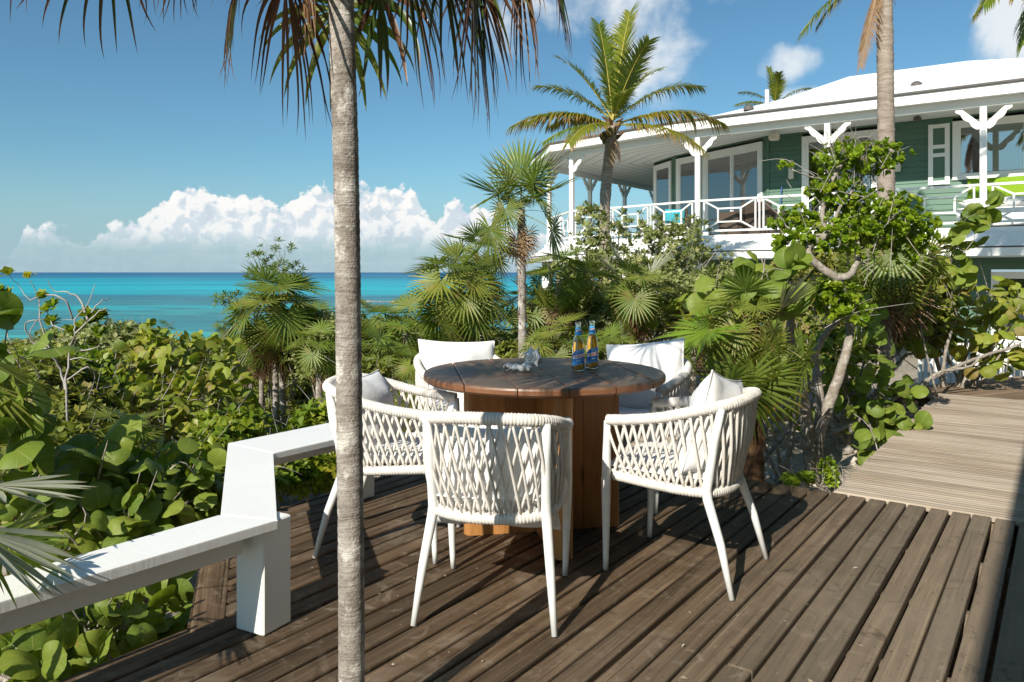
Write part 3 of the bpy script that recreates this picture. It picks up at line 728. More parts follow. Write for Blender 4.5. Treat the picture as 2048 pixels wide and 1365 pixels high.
# seat cushion and seat panel
def puff(w_, d_, t_, n=12, e=4.0, seam=True, wob=0.0, seed=0, rq=0.0, pn=.045):
    mb = MB(); vs = []; rnd = random.Random(seed)
    ox, oy = rnd.uniform(0, 9), rnd.uniform(0, 9)
    for sgn in (1, -1):
        for j in range(n + 1):
            for i in range(n + 1):
                a = -1 + 2 * i / n; b = -1 + 2 * j / n
                a = math.sin(a * math.pi / 2); b = math.sin(b * math.pi / 2)
                k = max(0, (1 - abs(a) ** e)) ** .5 * max(0, (1 - abs(b) ** e)) ** .5
                pin = 1 - pn * (1 - b * b) * abs(a) ** 3; pin2 = 1 - pn * 1.2 * (1 - a * a) * abs(b) ** 3
                z = sgn * t_ / 2 * k + wob * nz3(a * 1.7 + ox, b * 1.7 + oy, sgn) * (.3 + k)
                vs.append((a * w_ / 2 * pin * math.sqrt(1 - rq * b * b / 2), b * d_ / 2 * pin2 * math.sqrt(1 - rq * a * a / 2), z))
    m_ = (n + 1) ** 2
    fs = []
    for j in range(n):
        for i in range(n):
            q = j * (n + 1) + i; fs.append((q, q + 1, q + n + 2, q + n + 1)); fs.append((m_ + q, m_ + q + n + 1, m_ + q + n + 2, m_ + q + 1))
    per = [i for i in range(n + 1)] + [(j + 1) * (n + 1) - 1 for j in range(1, n + 1)] + [n * (n + 1) + i for i in range(n - 1, -1, -1)] + [j * (n + 1) for j in range(n - 1, 0, -1)]
    for a, b in zip(per, per[1:] + per[:1]): fs.append((b, a, m_ + a, m_ + b))
    mb.add(vs, fs)
    if seam:
        pts = [Vector(vs[k]) * 1.0 for k in per] + [Vector(vs[per[0]])]
        for p_ in pts: p_.x *= 1.008; p_.y *= 1.008
        pts = [Vector((p_.x, p_.y, wob * nz3(p_.x, p_.y, 0, 5) * .3)) for p_ in pts]
        mb.tube(pts, .0042, 6)
    return mb
mb = puff(.485, .50, .085, 14, 5.0, True, .008, 3, .55)
mb.build('seat_cushion', M_cloth, chair0, True, loc=(0, .030, .442))
MB().box((0, .01, .390), (.33, .34, .012), 0, None, .004).build('seat_panel', M_metal, chair0)
chair_pos = [
    # centre x, y, facing direction, label
    (-.055, 2.965, (.16, .98), 'rope chair in the front with its back to the viewer, tree shadow across it'),
    (.735, 3.300, (-.84, .54), 'rope chair at the right of the table seen from behind its left arm'),
    (-.545, 3.575, (.97, -.14), 'rope chair at the left, half hidden behind the slender palm trunk'),
    (-.30, 4.66, (.33, -.94), 'rope chair behind the table with a plain sunlit white back pillow'),
    (.70, 4.33, (-.58, -.81), 'rope chair behind the right end of the table, its pillow in dappled shade')]
pill = puff(.49, .42, .20, 20, 2.2, True, .024, 5, 0.0, .06).mesh('back_pillow', M_cloth, True)
pillow_lab = ['white pillow seen through the rope back of the front chair', 'white pillow propped in the chair at the right, its corner sticking up over the rail',
              'white pillow in the left chair, mostly hidden by the slender palm trunk', 'sunlit white pillow with dipped top edge, behind the table left of the shells',
              'white pillow in dappled shade on the chair right of the beer bottles']
ptilt = [(.0, -.115, .505, 0), (.0, -.135, .620, -12), (0, -.12, .575, 3), (0.0, -.125, .625, 3), (0, -.12, .650, -8)]
for i, (cx, cy, fd, lab) in enumerate(chair_pos):
    rz = math.atan2(fd[1], fd[0]) - math.pi / 2
    if i == 0: r = chair0
    else:
        r = chair0.copy(); COL.objects.link(r)
        for ch in [c_ for c_ in chair0.children]:
            d_ = ch.copy(); COL.objects.link(d_); d_.parent = r
    r.location = (cx, cy, 0); r.rotation_euler = (0, 0, rz)
    r['label'] = lab; r['category'] = 'chair'; r['group'] = 'white rope chairs round the table'
    ox, oy, oz, rl = ptilt[i]
    M = Matrix.Rotation(rz, 4, 'Z') @ Matrix.Translation((ox, oy, oz)) @ Matrix.Rotation(R(104), 4, 'X') @ Matrix.Rotation(R(rl), 4, 'Z')
    p_ = link('pillow', pill, None); p_.matrix_world = Matrix.Translation((cx, cy, 0)) @ M
    tag(p_, pillow_lab[i], 'pillow', 'white back pillows on the chairs')

# ------------------------------------------------------------------ beer bottles
m, nt, p, o = mat('clear_glass'); setp(nt, p, (.97, 1, .98), .02); p.inputs['Transmission Weight'].default_value = 1; p.inputs['IOR'].default_value = 1.45; M_glass = m
m, nt, p, o = mat('amber_beer'); setp(nt, p, (.93, .50, .07), .03); p.inputs['Transmission Weight'].default_value = .93; p.inputs['IOR'].default_value = 1.33; M_beer = m
def label_mat(name, c1, c2, z0, z1):
    m, nt, p, o = mat(name); z = nt.sep(coords(nt))[2]
    col = nt.ramp(nt.rng(z, z0, z1), [(0, c2), (.2, c1), (.55, c1), (.8, c2), (1, c1)])
    setp(nt, p, col, .3); return m
M_lab = label_mat('blue_label', (.02, .17, .55), (.16, .48, .82), .03, .13)
M_labw = flat('label_white', (.85, .85, .85), .35); M_labr = flat('label_red', (.75, .03, .02), .35); M_labd = flat('label_grey', (.22, .30, .36), .4); M_labl = flat('label_pale_blue', (.25, .55, .85), .3)
def text_mesh(txt, size):
    cu = bpy.data.curves.new('lettering', 'FONT'); cu.body = txt; cu.size = size; cu.align_x = 'CENTER'; cu.align_y = 'CENTER'; cu.offset = size * .03
    to = bpy.data.objects.new('lettering', cu); COL.objects.link(to); dg = bpy.context.evaluated_depsgraph_get()
    me = bpy.data.meshes.new_from_object(to.evaluated_get(dg)); bpy.data.objects.remove(to); return [tuple(v_.co) for v_ in me.vertices], [tuple(f.vertices) for f in me.polygons]
def wrap(pts, rad, zc, slope, ca=-math.pi / 2):
    out = []
    for x, y, *_ in pts:
        a = ca + x / rad; out.append((rad * math.cos(a), rad * math.sin(a), zc + y + slope * x))
    return out
def patch(rad, ang, zlo, zhi, n=16, ca=-math.pi / 2):
    vs = []; 
    for i in range(n + 1):
        t = i / n * 2 - 1; a = ca + ang * t; vs.append((rad * math.cos(a), rad * math.sin(a), zlo(t))); vs.append((rad * math.cos(a), rad * math.sin(a), zhi(t)))
    return vs, [(2 * i, 2 * i + 2, 2 * i + 3, 2 * i + 1) for i in range(n)]
tv, tf = text_mesh('KALIK', .0165); xm = max(abs(q[0]) for q in tv)
tv2, tf2 = text_mesh('KALIK', .0065)
def bottle(loc, rz, fill, label):
    b = thing('beer_bottle', label, 'bottle', loc, rz, 'beer bottles on the table')
    outer = [(.0001, .0), (.024, .0), (.0285, .003), (.0298, .010), (.0300, .09), (.0298, .128), (.027, .145), (.0215, .162), (.0160, .180), (.0135, .200), (.0128, .225), (.0142, .228), (.0146, .236), (.0138, .241), (.0115, .242)]
    inner = [(.0100, .240), (.0105, .225), (.0112, .200), (.0137, .180), (.0190, .162), (.0245, .144), (.0272, .128), (.0274, .09), (.0270, .012), (.024, .007), (.0001, .006)]
    MB().lathe(outer + inner, 32).build('glass', M_glass, b, True)
    liq = []
    for r_, z_ in inner[::-1]:
        if z_ < fill: liq.append((max(.0001, r_ - .0003), z_ + .0003))
    rt = liq[-1][0]
    for k in range(len(inner) - 1):
        (ra, za), (rb, zb) = inner[k], inner[k + 1]
        if zb < fill <= za: rt = rb + (ra - rb) * (fill - zb) / (za - zb)
    liq += [(rt - .0003, fill), (.0001, fill)]
    MB().lathe(liq, 28).build('beer', M_beer, b, True)
    lb = MB(); rr = .0303
    lb.add(*patch(rr, 1.38, lambda t: .034 + .010 * t + .012 * (t > .6) * (t - .6) / .4, lambda t: .106 + .010 * t - .022 * max(0, -t - .55) / .45))
    L = lb.build('label', M_lab, b, True)
    bd = MB(); bd.add(*patch(rr + .0002, 1.22, lambda t: .066 + .008 * t, lambda t: .084 + .008 * t)); bd.build('label_band', M_labw, L, True)
    tt_ = MB(); tt_.add(wrap(tv, rr + .0005, .0752, .20), tf); tt_.build('lettering', M_labr, L)
    cr = MB(); cr.add(wrap([(x * .9, y) for x, y in [(-.006, -.004), (.006, -.004), (.008, .006), (.003, .002), (0, .008), (-.003, .002), (-.008, .006)]], rr + .0004, .094, .2), [(0, 1, 2, 3), (0, 3, 4, 5), (0, 5, 6)]); cr.build('crest', M_labd, L)
    cr = MB(); cr.add(*patch(rr + .0003, .55, lambda t: .049 + .004 * t, lambda t: .058 + .004 * t - .002 * t * t)); cr.build('small_print', M_labl, L)
    nk = MB(); nk.lathe([(.0178, .176), (.0149, .190), (.0140, .202), (.0136, .214)], 24); N_ = nk.build('neck_label', M_lab2, b, True)
    bd = MB(); bd.add(*patch(.0149, 1.1, lambda t: .196 + .002 * t, lambda t: .203 + .002 * t)); bd.build('label_band', M_labw, N_, True)
    tt_ = MB(); tt_.add(wrap(tv2, .0152, .1995, .15), tf2); tt_.build('lettering', M_labr, N_)
M_lab2 = label_mat('blue_neck_label', (.03, .22, .60), (.10, .42, .78), .17, .22)
bottle(((1156.5 - 1024) * 3.755 / F, 3.755, TZ + .001), R(4), .148, 'left one of the two beer bottles with blue labels, less full')
bottle(((1184.5 - 1024) * 3.85 / F, 3.85, TZ + .001), R(8), .170, 'right one of the two beer bottles with blue labels, filled to the neck')

# ------------------------------------------------------------------ shells on the table
m, nt, p, o = mat('weathered_shell'); c = coords(nt); n1 = nt.noise(c, 40, 6, .7); n2 = nt.noise(c, 14, 4, .6)
col = nt.ramp(nt.rng(n1, .3, .7), [(0, (.46, .48, .48)), (.5, (.70, .71, .70)), (1, (.84, .82, .78))])
col = nt.mix(nt.rng(n2, .55, .66, 0, .7), col, (.20, .20, .13))
setp(nt, p, col, .6, nt.bump(n1, .7, .004), .3); M_shell = m
m, nt, p, o = mat('pale_shell'); c = coords(nt); n1 = nt.noise(c, 60, 4, .6)
setp(nt, p, nt.mix(n1, (.86, .82, .78), (.80, .72, .66)), .45, nt.bump(n1, .2, .002)); M_shell2 = m
cq = P(1066, 738, TZ and (H - TZ) * F / (741 - 545)); 
def conch():
    mb = MB(); N = 60; n = 42; vs = []
    for i in range(N + 1):
        t = i / N; L = .135
        if t < .40: r_ = .005 + .031 * (t / .40) ** 1.25 + .0022 * math.sin(t / .40 * 2 * math.pi * 4)
        else: r_ = .036 + .006 * math.sin(min(1, (t - .40) / .12) * math.pi / 2) - .036 * max(0, (t - .47) / .53) ** 1.15
        for j in range(n):
            a = 2 * math.pi * j / n; rr = r_
            for tc_, amp, k_, sg in ((.43, .026, 7, .050), (.29, .011, 8, .028), (.18, .006, 8, .022)):
                tt_ = t - tc_ - .02 * math.sin(a)
                rr += amp * math.exp(-(tt_ / sg) ** 2) * max(0, math.cos(k_ * a / 2)) ** 0 * (abs(math.cos(k_ * a / 2)) ** 9)
            lip = math.exp(-((((a - 5.0 + math.pi) % (2 * math.pi)) - math.pi) / .42) ** 2); rr += .030 * lip * math.exp(-((t - .60) / .20) ** 2)
            rr *= 1 + .07 * nz3(math.cos(a) * 2.5, math.sin(a) * 2.5, t * 9)
            vs.append((rr * math.cos(a), rr * math.sin(a), L * (.5 - t)))
    fs = [(i * n + j, i * n + (j + 1) % n, (i + 1) * n + (j + 1) % n, (i + 1) * n + j) for i in range(N) for j in range(n)]
    mb.add(vs, fs + [tuple(range(n))]); return mb
me = conch().mesh('conch', M_shell, True)
o = link('conch_shell', me); o.matrix_world = Matrix.Translation((cq.x + .002, cq.y, TZ + .055)) @ Vector((-.62, -.66, .30)).to_track_quat('Z', 'Y').to_matrix().to_4x4() @ Matrix.Rotation(R(215), 4, 'Z') @ Matrix.Scale(.98, 4)
tag(o, 'large grey spiked conch shell lying on the round table', 'shell', 'shells on the table')
zmin = min((o.matrix_world @ v_.co).z for v_ in me.vertices); o.location.z += TZ + .0005 - zmin
cr_ = P(1043, 743, (H - TZ) * F / (744 - 545))
pts = [(.034 * math.cos(a), .026 * math.sin(a), .017 + .004 * math.sin(2 * a)) for a in np.linspace(R(150), R(150 + 285), 26)]
mb = MB(); mb.tube(pts, [.0135 + .006 * math.sin(i * 1.35) ** 2 * (1 if i % 5 < 3 else .2) for i in range(26)], 10)
for i in (2, 8, 14, 20, 24):
    q = Vector(pts[i]); d = Vector((q.x, q.y, -.004)).normalized(); mb.tube([q, q + d * .018, q + d * .026], [.009, .006, .0015], 7)
o = mb.build('broken_shell', M_shell, None, True, loc=(cr_.x, cr_.y, TZ + .0035)); tag(o, 'curved broken piece of grey shell, open in the middle, in front of the conch', 'shell', 'shells on the table')
cs_ = P(1018, 742, (H - TZ) * F / (742 - 545))
mb = MB(); vs = []; N = 60; n = 12
for i in range(N + 1):
    t = i / N; th = 2 * math.pi * 2.6 * t; R0 = .002 + .011 * t ** 1.5; rad = .003 + .0135 * t ** 1.3; zz = .022 - .02 * t
    for j in range(n):
        a = 2 * math.pi * j / n; vs.append(((R0 + rad * math.cos(a)) * math.cos(th), (R0 + rad * math.cos(a)) * math.sin(th), zz + rad * math.sin(a)))
mb.add(vs, [(i * n + j, i * n + (j + 1) % n, (i + 1) * n + (j + 1) % n, (i + 1) * n + j) for i in range(N) for j in range(n)])
o = mb.build('snail_shell', M_shell2, None, True, loc=(cs_.x, cs_.y, TZ + .0165)); tag(o, 'small smooth whitish snail shell, at the left of the shells', 'shell', 'shells on the table')

# HOUSE
# ------------------------------------------------------------------ house: local x along the facade, local y inward
HX, HY = 4.863, 20.0
m, nt, p, o = mat('green_siding_paint'); c = coords(nt); n1 = nt.noise(nt.mapping(c, (1, 8, 30)), 1.0, 5, .6); n2 = nt.noise(c, 1.2, 4, .6)
cc = nt.mix(nt.rng(n2, .3, .7), (.070, .148, .100), (.092, .180, .126)); tn_ = nt.rng(objrand(nt), 0, 1, .9, 1.1)
cc = nt.mix(1.0, cc, nt.comb(tn_, tn_, tn_), 'MULTIPLY'); setp(nt, p, cc, .55, nt.bump(n1, .3, .004)); M_green = m
M_teal = paint('pale_green_paint', (.16, .38, .32), .5)
m, nt, p, o = mat('white_roof'); c = coords(nt); n1 = nt.noise(c, 2.2, 5, .6)
setp(nt, p, nt.mix(nt.rng(n1, .4, .8, 0, .3), (.82, .82, .80), (.66, .66, .62)), .7, nt.bump(nt.noise(c, 60, 3), .3, .01)); M_roof = m
M_drip = flat('dark_roof_edge', (.10, .09, .085), .7)
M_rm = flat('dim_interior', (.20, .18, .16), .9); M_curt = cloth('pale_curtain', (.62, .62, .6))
m, nt, p, o = mat('window_glass'); gl = nt.new('ShaderNodeBsdfGlossy'); gl.inputs['Roughness'].default_value = .02; nt.put(gl.inputs[0], (.95, .97, 1, 1))
tr = nt.new('ShaderNodeBsdfTransparent'); nt.put(tr.inputs[0], (.62, .66, .66, 1)); fr = nt.new('ShaderNodeFresnel'); fr.inputs[0].default_value = 1.52
ms = nt.new('ShaderNodeMixShader'); nt.l.new(nt.math('ADD', nt.math('MULTIPLY', fr.outputs[0], 1.0), .24, clamp=True), ms.inputs[0]); nt.l.new(tr.outputs[0], ms.inputs[1]); nt.l.new(gl.outputs[0], ms.inputs[2]); nt.l.new(ms.outputs[0], o.inputs[0]); M_win = m
house = thing('beach_house', 'two storey green clapboard beach house with white veranda, white railing and white roof', 'house', (HX, HY, 0), math.atan2(-.586, .8103))
FZ = 2.21; BZ = 4.78; HEAD = 4.83
def hb(name, mat_, *boxes):
    mb = MB()
    for b in boxes: mb.box(*b)
    return mb.build(name, mat_, house)
def wallrun(a, b, z0, z1, pitch, openings, mat_, name='siding_board'):
    """overlapping boards from a to b (local xy), cut round the openings [(t0,t1,zlo,zhi)] measured along the run"""
    a = Vector(a); b = Vector(b); L = (b - a).length; d = (b - a) / L; n_ = Vector((d.y, -d.x)); z = z0
    while z < z1 - .01:
        zt = min(z + pitch, z1); segs = [(0, L)]
        for t0, t1, zl, zh in openings:
            if zt > zl + .01 and z < zh - .01:
                ns = []
                for s0, s1 in segs:
                    if t1 <= s0 or t0 >= s1: ns.append((s0, s1)); continue
                    if t0 > s0: ns.append((s0, t0))
                    if t1 < s1: ns.append((t1, s1))
                segs = ns
        for s0, s1 in segs:
            if s1 - s0 < .03: continue
            p0 = a + d * s0; p1 = a + d * s1; mb = MB(); o1 = n_ * .030; o2 = n_ * .012; i_ = n_ * -.02
            vs = [(*(p0 + o1), z), (*(p1 + o1), z), (*(p1 + o2), zt + .004), (*(p0 + o2), zt + .004), (*(p0 + i_), z), (*(p1 + i_), z), (*(p1 + i_), zt + .004), (*(p0 + i_), zt + .004)]
            mb.add(vs, [(0, 1, 2, 3), (5, 4, 7, 6), (0, 4, 5, 1), (3, 2, 6, 7), (1, 5, 6, 2), (4, 0, 3, 7)]); mb.build(name, mat_, house)
        z += pitch
def glazed(a, b, t0, t1, z0, z1, nm='window', panes=2, fw=.10, curtain=False):
    """framed opening with panes on the run a-b"""
    a = Vector(a); b = Vector(b); d = (b - a).normalized(); n_ = Vector((d.y, -d.x)); ang = math.atan2(d.y, d.x)
    o = a + d * t0; wd = t1 - t0
    mb = MB(); Z = Matrix.Identity(3)
    mb.box((fw / 2, 0, (z0 + z1) / 2), (fw, .12, z1 - z0)); mb.box((wd - fw / 2, 0, (z0 + z1) / 2), (fw, .12, z1 - z0))
    mb.box((wd / 2, 0, z1 - fw / 2), (wd - 2 * fw, .12, fw)); mb.box((wd / 2, 0, z0 + .05), (wd - 2 * fw, .12, .1))
    fo = mb.build(nm, M_white, house, loc=(o.x, o.y, 0), rot=(0, 0, ang))
    iw = (wd - 2 * fw) / panes
    for k in range(panes):
        x0 = fw + k * iw; x1 = x0 + iw; yk = .012 if k % 2 else -.022; f2 = .05
        mb = MB()
        for bx in (((x0 + f2 / 2), yk, (z0 + z1) / 2, f2, z1 - z0 - fw - .1), ((x1 - f2 / 2), yk, (z0 + z1) / 2, f2, z1 - z0 - fw - .1)):
            mb.box((bx[0], bx[1], bx[2]), (bx[3], .034, bx[4]))
        mb.box(((x0 + x1) / 2, yk, z1 - fw - f2 / 2), (iw - 2 * f2, .034, f2)); mb.box(((x0 + x1) / 2, yk, z0 + .1 + f2 / 2), (iw - 2 * f2, .034, f2))
        mb.build('sash', M_white, fo)
        MB().box(((x0 + x1) / 2, yk, (z0 + z1) / 2), (iw - 2 * f2, .006, z1 - z0 - fw - .2)).build('pane', M_win, fo)
    if curtain:
        mb = MB(); k = 60; vs = []
        for side in curtain:
            for i in range(k + 1):
                x = fw + (wd - 2 * fw) * (side[0] + (side[1] - side[0]) * i / k); y = .30 + .04 * math.sin(i * 1.3)
                vs += [(x, y, z0 + .05), (x, y, z1 - .05)]
            b0_ = len(mb.v); mb.add(vs, [(2 * i, 2 * i + 2, 2 * i + 3, 2 * i + 1) for i in range(k)]); vs = []
        mb.build('curtain', M_curt, fo, True)
    return fo
WY = 1.8
C1 = (1.254, WY); C2 = (-2.19, 3.6); C3 = (-3.45, 4.66); C4 = (-3.45, 12.5); CR = (14, WY)
# upper walls; runs are drawn so that the outside is on the right hand of a->b turned
wallrun(C1, CR, FZ, 5.0, .135, [(.90, 2.74, FZ - .2, HEAD), (4.36, 8.6, 3.44, HEAD), (9.6, 11.8, 3.44, HEAD)], M_green)
wallrun(C2, C1, FZ, 5.0, .135, [(1.25, 3.72, FZ - .2, HEAD), (.05, 1.15, FZ - .2, HEAD)], M_green)
wallrun(C3, C2, FZ, 5.0, .135, [(.05, 1.35, FZ - .2, HEAD)], M_green)
wallrun(C4, C3, FZ, 5.0, .135, [], M_green)
glazed(C1, CR, .90, 2.74, FZ, HEAD, 'sliding_door', 2, .12)
glazed(C1, CR, 4.36, 8.6, 3.44, HEAD, 'window', 3, .12, [(.30, .42), (.58, .70)])
glazed(C1, CR, 9.6, 11.8, 3.44, HEAD, 'window', 2, .12)
glazed(C2, C1, 1.30, 3.72, FZ, HEAD, 'sliding_door', 2, .17)
glazed(C2, C1, .05, 1.15, FZ, HEAD, 'window', 1, .14)
glazed(C3, C2, .05, 1.35, FZ, HEAD, 'window', 1, .13)
hb('corner_board', M_green, ((C1[0] + .012, C1[1] - .03, (FZ + 4.98) / 2), (.06, .05, 4.98 - FZ)), ((C2[0], C2[1] - .03, (FZ + 4.98) / 2), (.06, .05, 4.98 - FZ)))
# dim rooms behind the glass
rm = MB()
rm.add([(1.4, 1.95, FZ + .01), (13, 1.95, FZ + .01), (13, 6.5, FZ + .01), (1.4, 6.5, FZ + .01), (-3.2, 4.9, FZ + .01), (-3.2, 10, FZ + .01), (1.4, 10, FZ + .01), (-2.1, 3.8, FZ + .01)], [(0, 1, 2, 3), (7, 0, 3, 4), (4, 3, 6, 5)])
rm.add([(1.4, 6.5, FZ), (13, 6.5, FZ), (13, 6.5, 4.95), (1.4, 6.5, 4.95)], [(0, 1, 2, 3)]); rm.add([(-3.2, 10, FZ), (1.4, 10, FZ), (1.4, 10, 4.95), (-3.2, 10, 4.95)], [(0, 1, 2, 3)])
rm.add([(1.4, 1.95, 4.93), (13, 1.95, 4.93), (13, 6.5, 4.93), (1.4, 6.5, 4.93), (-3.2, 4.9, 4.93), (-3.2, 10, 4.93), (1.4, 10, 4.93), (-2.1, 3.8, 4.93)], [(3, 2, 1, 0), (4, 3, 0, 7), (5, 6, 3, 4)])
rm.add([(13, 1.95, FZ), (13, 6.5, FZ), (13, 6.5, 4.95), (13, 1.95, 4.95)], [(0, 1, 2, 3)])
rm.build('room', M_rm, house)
# veranda outline (post line), floor, skirt, ceiling
PL = [(14, 0), (0, 0), (-4.4, .9), (-6.72, 3.2), (-6.72, 12.5)]
def offset(line, k):
    out = []
    for i, q in enumerate(line):
        ns = []
        for a, b in ((i - 1, i), (i, i + 1)):
            if a < 0 or b >= len(line): continue
            d = (Vector(line[b]) - Vector(line[a])).normalized(); ns.append(Vector((d.y * -1, d.x)) * -1)
        n_ = sum(ns, Vector((0, 0))); n_.normalize(); c_ = n_.dot(ns[0]); out.append(tuple(Vector(q) - n_ * -k / c_ * -1 * -1))
    return out
def offs(line, k):   # positive k: outward (towards the camera side)
    out = []
    for i, q in enumerate(line):
        ns = []
        for a, b in ((i - 1, i), (i, i + 1)):
            if a < 0 or b >= len(line): continue
            d = (Vector(line[b]) - Vector(line[a])).normalized(); ns.append(Vector((-d.y, d.x)))
        n_ = sum(ns, Vector((0, 0))).normalized(); out.append(tuple(Vector(q) + n_ * (k / n_.dot(ns[0]))))
    return out
inner_line = [(14, WY), C1, C2, C3, C4]
inner_line[4] = (-3.45, 12.5)
def band(l1, z1, l2, z2, name, mat_, flip=False):
    n_ = len(l1); vs = [(*q, z1) for q in l1] + [(*q, z2) for q in l2]
    fs = [(i, i + 1, n_ + i + 1, n_ + i) for i in range(n_ - 1)]
    if flip: fs = [f[::-1] for f in fs]
    mb = MB(); mb.add(vs, fs); return mb.build(name, mat_, house)
chk = offs(PL, .1)
SG = 1 if chk[0][1] < 0 else -1
def OUT(k): return offs(PL, SG * k)
M_floor = paint('veranda_floor_paint', (.62, .62, .60), .5)
il5 = [(14, WY + .05), (1.25, WY + .05), (-2.19, 3.62), (-3.45, 4.7), (-3.45, 12.5)]
band(OUT(.16), FZ, il5, FZ, 'veranda_floor', M_floor)
band(OUT(.165), FZ + .002, OUT(.165), FZ - .14, 'floor_edge', M_white)
band(OUT(.168), FZ - .10, OUT(.62), 1.80, 'skirt_roof', M_whitewall)
band(OUT(.62), 1.80, OUT(.60), 1.765, 'drip_edge_and_shade_line', M_drip); band(OUT(.61), 1.765, OUT(.61), 1.60, 'skirt_fascia', M_white)  # the dark strip is a painted shadow line above the skirt fascia
band(OUT(.61), 1.60, OUT(-1.0), 1.60, 'skirt_soffit', M_whitewall)
# ceiling boards of the veranda
for k in range(9):
    def lerp2(t): 
        a = OUT(.2); return [tuple(Vector(p_).lerp(Vector(q_), t)) for p_, q_ in zip(a, il5)]
    band(lerp2(k / 9), 4.955 + .0, lerp2((k + .94) / 9), 4.955, 'ceiling_board', M_whitewall); 
band(OUT(.2), 4.962, il5, 4.962, 'ceiling', M_drip)
# beam and fascia
def solid_band(lo, li, z0, z1, name, mat_):
    n_ = len(lo); vs = [(*q, z0) for q in lo] + [(*q, z0) for q in li] + [(*q, z1) for q in lo] + [(*q, z1) for q in li]
    fs = []
    for i in range(n_ - 1): fs += [(i, i + 1, 2 * n_ + i + 1, 2 * n_ + i), (n_ + i + 1, n_ + i, 3 * n_ + i, 3 * n_ + i + 1), (i, n_ + i, n_ + i + 1, i + 1), (2 * n_ + i, 2 * n_ + i + 1, 3 * n_ + i + 1, 3 * n_ + i)]
    mb = MB(); mb.add(vs, fs); return mb.build(name, mat_, house)
solid_band(OUT(.07), OUT(-.07), BZ, 4.95, 'veranda_beam', M_white)
EL = [(14, -.3), (-.6, -.3), (-5.0, .58), (-7.33, 2.97), (-7.33, 12.8)]
ELi = offs(EL, SG * -.04)
solid_band(EL, ELi, 4.945, 5.17, 'fascia_board', M_white)
solid_band(offs(EL, SG * .05), ELi, 5.172, 5.215, 'drip_edge_and_shade_line', M_drip)
band(ELi, 4.95, OUT(.07), 4.952, 'eave_soffit', M_white)
# roof
EO = 5.218
rf = MB()
ev = [(14, -.34, EO), (7.0, -.34, EO), (5.67, -.34, EO), (2.93, -.34, EO), (1.67, -.34, EO), (-.31, -.34, EO), (-5.02, .54, EO), (-7.37, 2.95, EO), (-7.37, 12.8, EO)]
rd = [(14, 5.2, 6.90), (7.0, 5.0, 6.86), (5.67, 4.6, 6.90), (2.93, 3.5, 6.66), (1.67, 2.5, 6.08), (-.31, 2.1, 5.76), (-3.4, 3.0, 5.55), (-4.2, 5.0, 5.55), (-4.2, 12, 5.55)]
n_ = len(ev); rf.add(ev + rd, [(i, n_ + i, n_ + i + 1, i + 1) for i in range(n_ - 1)])
bk = [(14, 12, 5.2), (-4.2, 12, 5.2)]
rf.add([rd[k] for k in range(9)] + [(14, 13, 5.2)], [(0, 9, 8, 2, 1), (2, 8, 7, 3), (3, 7, 4), (4, 7, 6, 5)])
rf.build('roof', M_roof, house)
def roofz(s, y):  # rough height of the front roof slope
    return EO + (y + .34) * (1.62 / 5.0)
for s in (1.15, 5.02):
    zz = roofz(s, .55) + (.02 if s > 2 else -.02)
    MB().lathe([(.13, -.05), (.13, .02), (.10, .07), (.05, .10), (.001, .11)], 14, 0, (s, .55, zz)).build('roof_vent', M_drip, house, True)
MB().lathe([(.05, 0), (.05, .42), (.001, .43)], 12, 0, (1.35, 1.4, roofz(1.3, 1.3) - .06)).build('vent_pipe', M_white, house, True)
# posts with scalloped brackets
def bracket(x, y, ang, L=.46):
    poly = []; 
    a = Vector((.055, BZ - L)); b = Vector((L + .02, BZ - .002)); d = (b - a).normalized(); n2 = Vector((d.y, -d.x)); wd = .075
    poly = [a + Vector((0, .0)), ]
    k = 9; tot = (b - a).length
    lower = [a + d * (tot * i / 24) + n2 * (wd * (.55 + .45 * abs(math.sin(i / 24 * math.pi * 2.5)))) for i in range(1, 24)]
    poly = [a, *lower, b + Vector((.04, 0)), b - Vector((.07, 0)), a + Vector((0, .12))]
    mb = MB(); n = len(poly); t = .03
    vs = [(q.x, -t, q.y) for q in poly] + [(q.x, t, q.y) for q in poly]
    cen = len(vs); fs = [(i, (i + 1) % n, n + (i + 1) % n, n + i) for i in range(n)]
    # faces as quads between the lower and upper edges
    top = [a + Vector((0, .12)).lerp(Vector((0, .12)), 0) for _ in range(1)]
    up0 = a + Vector((0, .12)); up1 = b - Vector((.07, 0))
    mb.add(vs, fs)
    for sgn, t_ in ((0, -t), (1, t)):
        L_ = [a] + lower + [b + Vector((.04, 0))]; U_ = [up0.lerp(up1, i / (len(L_) - 1)) for i in range(len(L_))]
        vv = [(q.x, t_, q.y) for q in L_] + [(q.x, t_, q.y) for q in U_]; m_ = len(L_)
        mb.add(vv, [(i, i + 1, m_ + i + 1, m_ + i) if not sgn else (i + 1, i, m_ + i, m_ + i + 1) for i in range(m_ - 1)])
    mb.build('bracket', M_white, house, loc=(x, y, 0), rot=(0, 0, ang))
posts = [(12.75, 0), (9.6, 0), (6.37, 0), (3.22, 0), (0, 0), (-4.4, .9), (-6.72, 3.2), (-6.72, 6.0), (-6.72, 8.8), (-6.72, 11.6)]
pd = [(0, math.pi)] * 4 + [(0, math.pi - .2)] + [(-.2, math.pi - .78)] + [(-.78, math.pi / 2)] + [(math.pi / 2, -math.pi / 2)] * 3
for (x, y), (a, b) in zip(posts, pd):
    hb('post', M_white, ((x, y, (FZ + BZ) / 2), (.13, .13, BZ - FZ), 0, None, .008)); bracket(x, y, a); bracket(x, y, b)
